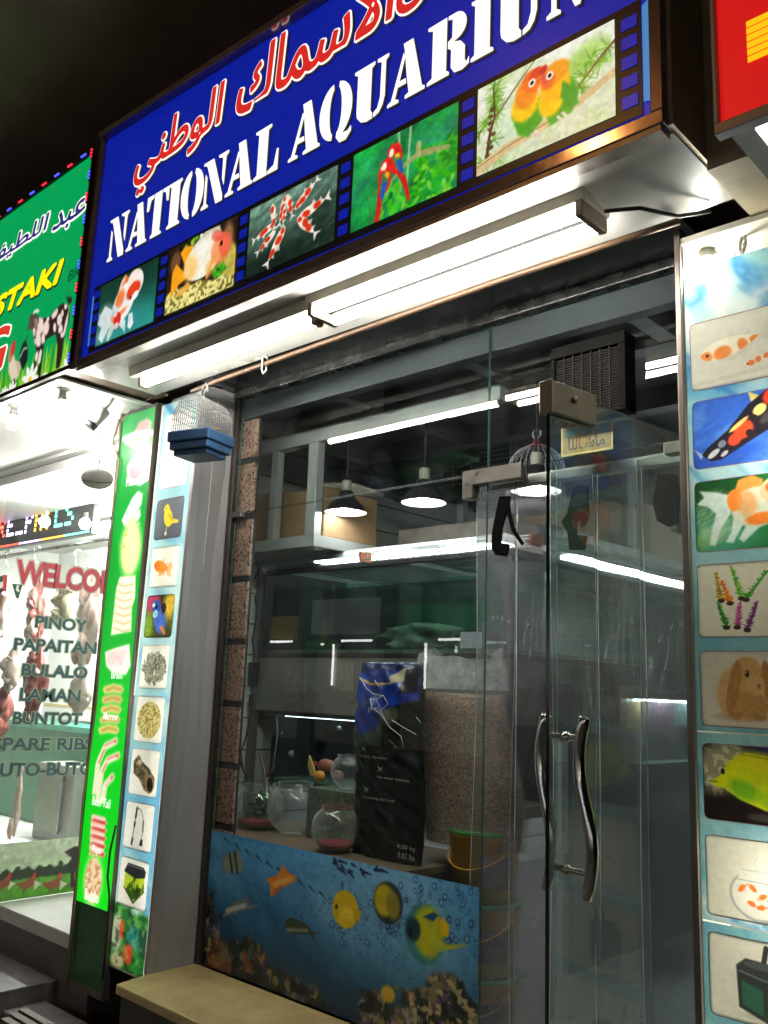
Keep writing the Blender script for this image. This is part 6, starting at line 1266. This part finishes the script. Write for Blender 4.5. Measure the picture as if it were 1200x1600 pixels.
for t_, x0, y0, x1, hp in (('Highly digestible',85,735,250,24), ('No water dripping',190,868,390,24), ('Complete fish food',102,992,295,24), ('4.00 kg',310,1308,428,40), ('8.82 lbs',318,1362,425,40), ('P',133,455,160,42), ('POND',168,455,240,38)):
    q, r_ = P(540+x0/4,1000+y0/4,YG-.095), P(540+x1/4,1000+y0/4,YG-.095); write(mb, t_, (q.x, YG-.088, q.z), (1,0,0), (0,0,1), r_.x-q.x, hp/4*.0021, .008)
for x, y in ((112,680),(215,808),(128,936)):
    q = P(540+x/4, 1000+y/4, YG-.088); mb.tube([q+Vector((-.012,0,.010)), q+Vector((0,0,-.006)), q+Vector((.012,0,.010))], .0012, 4).tube([q+Vector((-.012,0,-.010)), q+Vector((0,0,.006)), q+Vector((.012,0,-.010))], .0012, 4)
mb.build('bag_lettering', itx, bag)
mb = MB(); yy = YG-.094
for L in ([(155,365),(165,430),(215,420),(190,372),(158,368)], [(190,372),(235,345),(265,400),(215,440),(275,545),(225,470),(180,430)], [(90,235),(130,300),(170,335),(240,350)], [(290,500),(360,545),(440,590)], [(265,395),(240,360)], [(275,545),(345,600),(365,670)], [(440,480),(470,515)], [(180,250),(210,290)]):
    mb.tube([P(540+x/4,1000+y/4,yy) for x, y in L], .0014, 5)
mb.build('white_twine', mat('twine_white', (.8,.8,.8), .3), bag)
# clear sack of pellets
YS = 3.0
def speckle(name):
    m = mat(name, (.3,.2,.14), .7); t = m.node_tree; b = t.nodes['Principled BSDF']; co = t.nodes.new('ShaderNodeTexCoord')
    vo = t.nodes.new('ShaderNodeTexVoronoi'); vo.inputs['Scale'].default_value = 230; t.links.new(co.outputs['Object'], vo.inputs['Vector'])
    sp = t.nodes.new('ShaderNodeSeparateColor'); t.links.new(vo.outputs['Color'], sp.inputs[0])
    cr = t.nodes.new('ShaderNodeValToRGB'); e = cr.color_ramp.elements; e[0].color = (.14,.08,.06,1); e[1].color = (.62,.43,.33,1); k = e.new(.5); k.color = (.36,.22,.165,1)
    t.links.new(sp.outputs[0], cr.inputs[0]); t.links.new(cr.outputs[0], b.inputs['Base Color'])
    bp = t.nodes.new('ShaderNodeBump'); bp.inputs['Strength'].default_value = .6; bp.inputs['Distance'].default_value = .006; t.links.new(vo.outputs['Distance'], bp.inputs['Height']); t.links.new(bp.outputs[0], b.inputs['Normal'])
    return m
sk_ = thing('pellet_sack', 'large clear plastic sack of brown pellets standing beside the dark feed bag', 'sack', tuple(P(735,1300,YS)), 'feed standing behind the display glass')
pell = speckle('brown_pellets')
plast = glass('sack_plastic', tint=(.84,.86,.86), ior=1.5, dirt=.22, dscale=7, wav=1.6, rough=.07, dcol=(.62,.62,.62))
rows = [(1308,668,806),(1250,664,810),(1180,661,800),(1110,660,786),(1085,659,780)]
def sack(rows, Y, dep, top=None, amp=.012, seed=1):
    rg = random.Random(seed); vs = []; n = 40
    for k_, (y, x0, x1) in enumerate(rows):
        a, b = P(x0,y,Y), P(x1,y,Y); cx, hw = (a.x+b.x)/2, (b.x-a.x)/2
        for j in range(n):
            t = 2*math.pi*j/n; q = 1+amp/hw*(math.sin(5*t+k_*.7)+.7*math.sin(9*t-k_*1.3))
            ww = abs(math.cos(t))**.7*math.copysign(1, math.cos(t)); zz = top(k_, t) if top else 0
            vs.append((cx+hw*ww*q, Y+.02+dep*math.sin(t)*q*(1-.0*k_), a.z+zz))
    F = [(i*n+j, i*n+(j+1)%n, (i+1)*n+(j+1)%n, (i+1)*n+j) for i in range(len(rows)-1) for j in range(n)]
    return vs, F, n
vs, F, n = sack(rows, YS, .10, lambda k_, t: .012*math.sin(3*t+1) if k_ == 4 else 0, .006, 1)
mb = MB().add(vs, F, 0, True); mb.f.append([len(vs)-n+j for j in range(n)]); mb.m.append(0); mb.s.append(False); mb.build('pellets', pell, sk_)
rows2 = [(1311,666,808),(1250,661,813),(1180,658,803),(1110,657,790),(1075,656,785),(1050,652,780),(1040,655,772)]
vs, F, n = sack(rows2, YS, .107, lambda k_, t: 0 if k_ < 5 else (.05*abs(math.cos(t))+.035*math.sin(3*t))*(1 if k_ == 6 else .4), .014, 2)
n5 = 5*n; cp = MB().add(vs[:n5], F[:4*n], 0, True); rg = random.Random(9)
for i in range(34):
    y = rg.uniform(1120,1300); x = rg.choice((rg.uniform(770,800), rg.uniform(672,690), rg.uniform(690,780))); q_ = P(x,y,YS-.10+(.05 if x > 765 else 0)); l_ = rg.uniform(.006,.03)
    cp.tube([q_, q_+Vector((rg.uniform(-.5,.5)*l_,-.003,-.5*l_)), q_+Vector((rg.uniform(-.6,.6)*l_,.002,-l_))], [.0003,.0011,.0003], 5, 1)  # pale threads stand for highlights on the plastic creases
cp.build('clear_plastic', [plast, mat('plastic_highlight', (.62,.66,.68))], sk_)
MB().add(vs[4*n:], F[:2*n], 0, True).build('gathered_top', glass('sack_top', tint=(.7,.72,.73), ior=1.7, dirt=.95, film=.25, dscale=9, wav=1, rough=.08, dcol=(.66,.68,.69), edge=.6), sk_)
# stacked yellow buckets
ybm = mat('bucket_yellow', (.80,.38,.02), .4, 0, .2, 4); ylid = mat('lid_green', (.05,.22,.05), .4, 0, .2)
ybuck = [1292, 1402, 1514, 1626]
for i in range(3):
    c0 = P(757,ybuck[i+1],3.02); c1 = P(757,ybuck[i],3.02); c = Vector((P(757,1400,3.02).x, 3.02, c0.z)); hh_ = c1.z-c0.z
    t = thing('yellow_bucket', ('topmost yellow bucket with a green lid, under the pellet sack','second yellow bucket of the stack, beside the mural edge','lowest yellow bucket of the stack in the doorway')[i], 'bucket', tuple(c), 'stacked yellow buckets')
    MB().lathe([(0,.003),(.122,.003),(.140,hh_*.88),(.143,hh_*.88),(.143,hh_*.92)], c, 32).build('pail', ybm, t); MB().lathe([(.145,hh_*.925),(.147,hh_*.985),(.136,hh_*.99),(.13,hh_*.97),(0,hh_*.97)], c, 32).build('lid', ylid, t)
    aa = [R(-62+i*8) for i in range(9)]; MB().add([(c.x+q_*math.cos(a_), c.y+q_*math.sin(a_), c.z+hh_*z_) for z_, q_ in ((.2,.1275),(.66,.137)) for a_ in aa], [(i, i+1, i+10, i+9) for i in range(8)], 0, True).build('paper_label', mat('band_grey', (.22,.17,.17), .6, 0, .5, 14), t)
    MB().tube([c+Vector((.145*math.cos(a_),-.145*abs(math.sin(a_))*1.0, hh_*.8-.09*math.sin(a_))) for a_ in [math.pi*j/12 for j in range(13)]], .003, 5).build('handle', ybm, t)
# cartons on the loft shelf, upper left
YL = 3.0
zb_ = P(478,845,YL).z; xcn = P(490,845,YL).x; loft = thing('loft_shelf', 'pale laminate loft shelf holding cardboard cartons at the upper left behind the glass', 'shelf', (xcn, YL, zb_))
MB().box(IX0+.01, xcn, YL, 4.6, zb_-.03, zb_+.03).build('shelf_board', whitel, loft, .003)
zt_, zc_ = P(445,702,YL).z, CZ-.1005; xp = P(421,790,YL).x
for x, y in ((xcn-.07,YL-.003),(xp,YL-.003),(xcn-.046,4.2)): MB().box(x, x+(.07 if y < 3.1 and x > -3.6 else .045), y, y+.05, zb_+.0305, zt_-.0005).build('post', whitel, loft, .003)
x0_ = P(445,690,YL).x
MB().box(IX0+.01, -2.15, YL-.005, YL+.05, zt_, zt_+.075).build('top_rail', whitel, loft, .003)
MB().box(x0_, x0_+.045, YL-.004, YL+.046, zt_+.0755, zc_).build('post', whitel, loft, .003)
MB().box(x0_+1.15, x0_+1.19, YL-.004, YL+.046, zt_+.0755, zc_).build('post', whitel, loft, .003)
cg = 'cardboard cartons on the loft shelf'
tag(MB().box(-3.86, -3.63, YL+.07, YL+.45, zb_+.0305, zb_+.31).build('carton', card, None, .006), 'brown cardboard carton on the loft shelf, between its two front posts', 'carton', cg)
tag(MB().box(-3.62, xcn-.015, YL+.075, YL+.47, zb_+.0305, zb_+.29).build('carton', card, None, .006), 'brown cardboard carton at the loft shelf corner, behind the left pendant lamp', 'carton', cg)
o = MB().lump((xcn-.13, YL+.32, zb_+.315), .16, .22, .035, 5, 24, 10, .3, 3).build('folded_paper', mat('paper_cream', (.5,.46,.36), .7, 0, .2)); tag(o, 'crumpled cream paper lying on top of the corner carton', 'paper')
# deep shelf with cartons seen through the doorway
xs_ = -2.45
a, b = PX(905,832,xs_), PX(1068,872,xs_)
ds = thing('deep_shelf', 'long pale wall shelf deep in the shop, seen through the open door', 'shelf', (xs_, a.y, a.z))
MB().box(-3.40, xs_, a.y-.1, 8.1, a.z-.05, a.z).build('shelf_board', whitel, ds, .004)
MB().box(xs_-.04, xs_-.001, a.y+.6, a.y+.64, a.z+.0005, a.z+.55).box(xs_-.04, xs_-.001, a.y+1.7, a.y+1.74, a.z+.0005, a.z+.55).build('post', whitel, ds)
palec = mat('carton_pale', (.38,.29,.20), .8, 0, .2, 5)
for i in range(5):
    y = a.y+.02+i*.42
    tag(MB().box(xs_-.4, xs_-.02-.03*(i%2), y, y+.36, a.z+.0005, a.z+.20+.06*(i%3)).build('carton', palec, None, .006), 'pale carton in the row on the deep shelf, beyond the hanging straps', 'carton', 'cartons on the deep shelf')
for i in range(6):
    y = a.y-.6+i*.5; z = ZTOP+.07
    o = MB().box(-3.2, xs_-.05-.05*(i%2), y, y+.34, z, z+.14+.05*(i%3)).build('feed_box', mat('box_teal' if i%2 else 'box_dull', (.08,.16,.15) if i%2 else (.20,.17,.15), .5, 0, .5, 8), None, .004); tag(o, 'dull printed box in the row standing above the long tank light', 'box', 'boxes above the tank light')
# pendant lamps
pend = mat('lamp_black', (.02,.02,.022), .3, .2, .2); pin = mat('lamp_inside', (.8,.8,.78), .4); bul = emit('pendant_bulb', (1,.98,.95), 130)
YP = 3.12
for i, (x, y) in enumerate(((540,801),(662,786),(838,768))):
    c = P(x, y, YP); rr = .106
    t = thing('pendant_lamp', ('dark bell pendant lamp in front of the cartons, leftmost of three','dark bell pendant lamp between the cartons and the doorway','dark bell pendant lamp seen above the doorway strips')[i], 'pendant lamp', tuple(c), 'pendant lamps in the shop')
    MB().lathe([(rr,.0),(rr*.98,.008),(rr*.78,.04),(rr*.42,.077),(.036,.098),(.033,.11),(0,.11)], c, 36).build('shade', pend, t); MB().lathe([(rr*.985,.001),(rr*.76,.035),(rr*.4,.072),(0,.095)], c, 36).build('shade_lining', pin, t)
    MB().lathe([(.024,.11),(.026,.155),(.021,.166),(0,.167)], c, 18).build('socket', mat('socket_beige', (.30,.28,.24), .5), t); MB().lathe([(0,.085),(.015,.08),(.027,.05),(.029,.022),(.017,-.006),(0,-.010)], c, 18).build('bulb', bul, t)
    MB().tube([(c.x,c.y,c.z+.166),(c.x,c.y,CZ-.005)], .005, 6).build('cord', cable, t); MB().lathe([(.06,-.03),(.07,-.008),(0,-.007)], (c.x,c.y,CZ), 20).build('ceiling_rose', whitel, t)
# green bag and dark wire panel under the ceiling
q = P(690,740,4.1); o = MB().lump((q.x,q.y,q.z), .5, .3, .16, 12, 30, 16, .35, 3).build('green_bag', mat('green_foil', (.012,.10,.04), .3, 0, .5, 5, .5)); tag(o, 'dark green plastic bag lying high behind the middle pendant lamp', 'bag')
wp = thing('green_wire_grid', 'dark green backed wire grid leaning high behind the middle pendant lamp', 'wire panel', tuple(P(740,730,3.9)))
a, b = P(672,745,3.9), P(775,690,3.9); MB().box(a.x, b.x+.1, 3.91, 3.92, a.z-.08, b.z+.12).build('backing', mat('panel_dark_green', (.006,.025,.016), .5), wp)
mb = MB()
for i in range(12): z = a.z-.07+i*(b.z-a.z+.18)/12; mb.tube([(a.x,3.905,z),(b.x+.1,3.905,z)], .003, 4)
for i in range(5): x = a.x+.04+i*.13; mb.tube([(x,3.90,a.z-.08),(x,3.90,b.z+.11)], .003, 4)
mb.build('wire_grid', mat('grid_wire', (.22,.30,.26), .4, .5), wp)
# white cage hanging inside
c = P(838,742,3.4); ic = thing('white_cage', 'white domed bird cage with a red cap hanging inside above the doorway', 'bird cage', tuple(c)); mb = MB()
for i in range(28):
    a = 2*math.pi*i/28; mb.tube([c+Vector((.13*math.cos(a)*math.cos(b), .13*math.sin(a)*math.cos(b), .02+.12*math.sin(b))) for b in [math.pi/2*j/7 for j in range(8)]], .0016, 4).tube([c+Vector((.13*math.cos(a),.13*math.sin(a),.02)), c+Vector((.13*math.cos(a),.13*math.sin(a),-.14))], .0016, 4)
mb.build('wire_dome', mat('cage_white', (.55,.52,.58), .4), ic); MB().lathe([(0,.175),(.012,.17),(.02,.15),(.035,.142),(.03,.135),(0,.135)], c, 16).build('cap', mat('cage_red', (.4,.02,.03), .4), ic)
MB().tube([c+Vector((.022*math.cos(a), 0, .195+.022*math.sin(a))) for a in [.5*j for j in range(14)]], .004, 6).build('ring', mat('cage_white', (.55,.52,.58)), ic); MB().lathe([(.135,-.14),(.135,-.165),(0,-.17)], c, 28).build('base', mat('cage_white', (.55,.52,.58)), ic)
# sockets and cables on the white slat wall
so_ = thing('wall_socket', 'white wall socket with a black plug adapter beside the granite edge', 'socket', tuple(PX(395,1090,IX0)))
for y0, y1, nm, mm, dx in ((1062,1098,'socket_plate',white,.012), (1035,1072,'plug_adapter',black,.06), (1085,1102,'plug',black,.045)):
    q0, q1 = PX(394,y0,IX0), PX(394,y1,IX0); MB().box(IX0+.001+(.012 if mm is black else 0), IX0+dx, q0.y-.035, q0.y+.045, q1.z, q0.z).build(nm, mm, so_, .004)
for i, pts in enumerate(([(392,1098),(389,1120),(383,1150),(374,1175),(378,1205)], [(396,1072),(398,1040),(392,1000),(400,960),(396,930)], [(371,1172),(374,1195),(384,1215)], [(404,836),(398,870),(402,890),(396,905)])):
    tag(MB().tube([PX(x+2,y,IX0+.03) for x, y in pts], .004, 6).build('wall_cable', cable), ('black cable hanging below the white wall socket','black cable rising from the plug adapter up the slat wall','short black cable loop low beside the granite edge','thin black cable at the top of the slat wall')[i], 'cable')
# fluorescent added high at the back to brighten the shop interior
bt2 = thing('shop_fill_batten', 'fluorescent batten added under the shop ceiling to brighten the deep interior', 'tube light', (-1.6, 5.9, CZ-.14))
MB().box(-1.64, -1.56, 5.0, 6.4, CZ-.17, CZ-.135).build('batten_body', white, bt2, .003); MB().tube([(-1.6,5.02,CZ-.19),(-1.6,6.38,CZ-.19)], .013, 10).build('tube', emit('shop_fill_tube', (.92,.97,1), 45), bt2)
# warm globe lamp under the arcade ceiling, whose reflection sits on the sign frame
d = ray(929, 222); hit = d*((SY-.004)/d.y); rd = Vector((d.x, -d.y, d.z)); L = hit+rd*((2.93-hit.z)/rd.z)
sl = thing('arcade_lamp', 'warm round lamp under the arcade ceiling, glinting on the sign frame', 'ceiling lamp', tuple(L))
MB().lathe([(0,.12),(.06,.12),(.065,.06),(.05,.05),(0,.05)], L, 20).build('lamp_base', alud, sl); MB().lathe([(0,.05),(.04,.045),(.07,.0),(.045,-.05),(0,-.068)], L, 20).build('globe', emit('warm_globe', (1,.46,.12), 170), sl)
# dark shop row across the street: it is what the glass reflects
ob = thing('opposite_shop_row', 'dim row of shops across the street, seen only as reflections in the glass', 'shop building', (-12, -11, GZ))
MB().box(-34, 12, -12, -11.2, GZ-.16, 7).build('wall', mat('opposite_wall', (.12,.11,.10), .8, 0, .3, 1), ob)
rg = random.Random(11); x = -33; i = 0
OC = [emit('far_sign_yellow', (1,.72,.12), .30), emit('far_sign_white', (.9,.95,1), .35), emit('far_sign_green', (.1,.6,.25), .4), emit('far_sign_blue', (.12,.25,.9), .5)]
wn = emit('far_window', (1,.9,.72), .12); tb = emit('far_tube', (1,1,1), 14)
while x < 10:
    w = rg.uniform(2.6, 4.2)
    MB().box(x+.1+rg.uniform(0,.5), x+w-.15-rg.uniform(0,.9), -11.199, -11.0, 1.3+rg.uniform(0,.25), 2.0+rg.uniform(-.2,.4)).build('sign_board', OC[i % 4], ob)
    MB().box(x+.25, x+w-.3, -11.199, -11.15, GZ+.3, 1.0).build('shop_glass', wn, ob)
    MB().tube([(x+w*.3,-11.1,.1),(x+w*.3,-11.1,1.15)], .03, 8).build('tube', tb, ob)
    MB().tube([(x+w*.45,-10.95,1.22),(x+w*.8,-10.95,1.22)], .03, 8).build('tube', tb, ob)
    MB().box(x-.12, x+.09, -11.199, -10.9, GZ-.15, 2.3).build('pier', mat('opposite_pier', (.05,.05,.05), .7), ob)
    x += w; i += 1
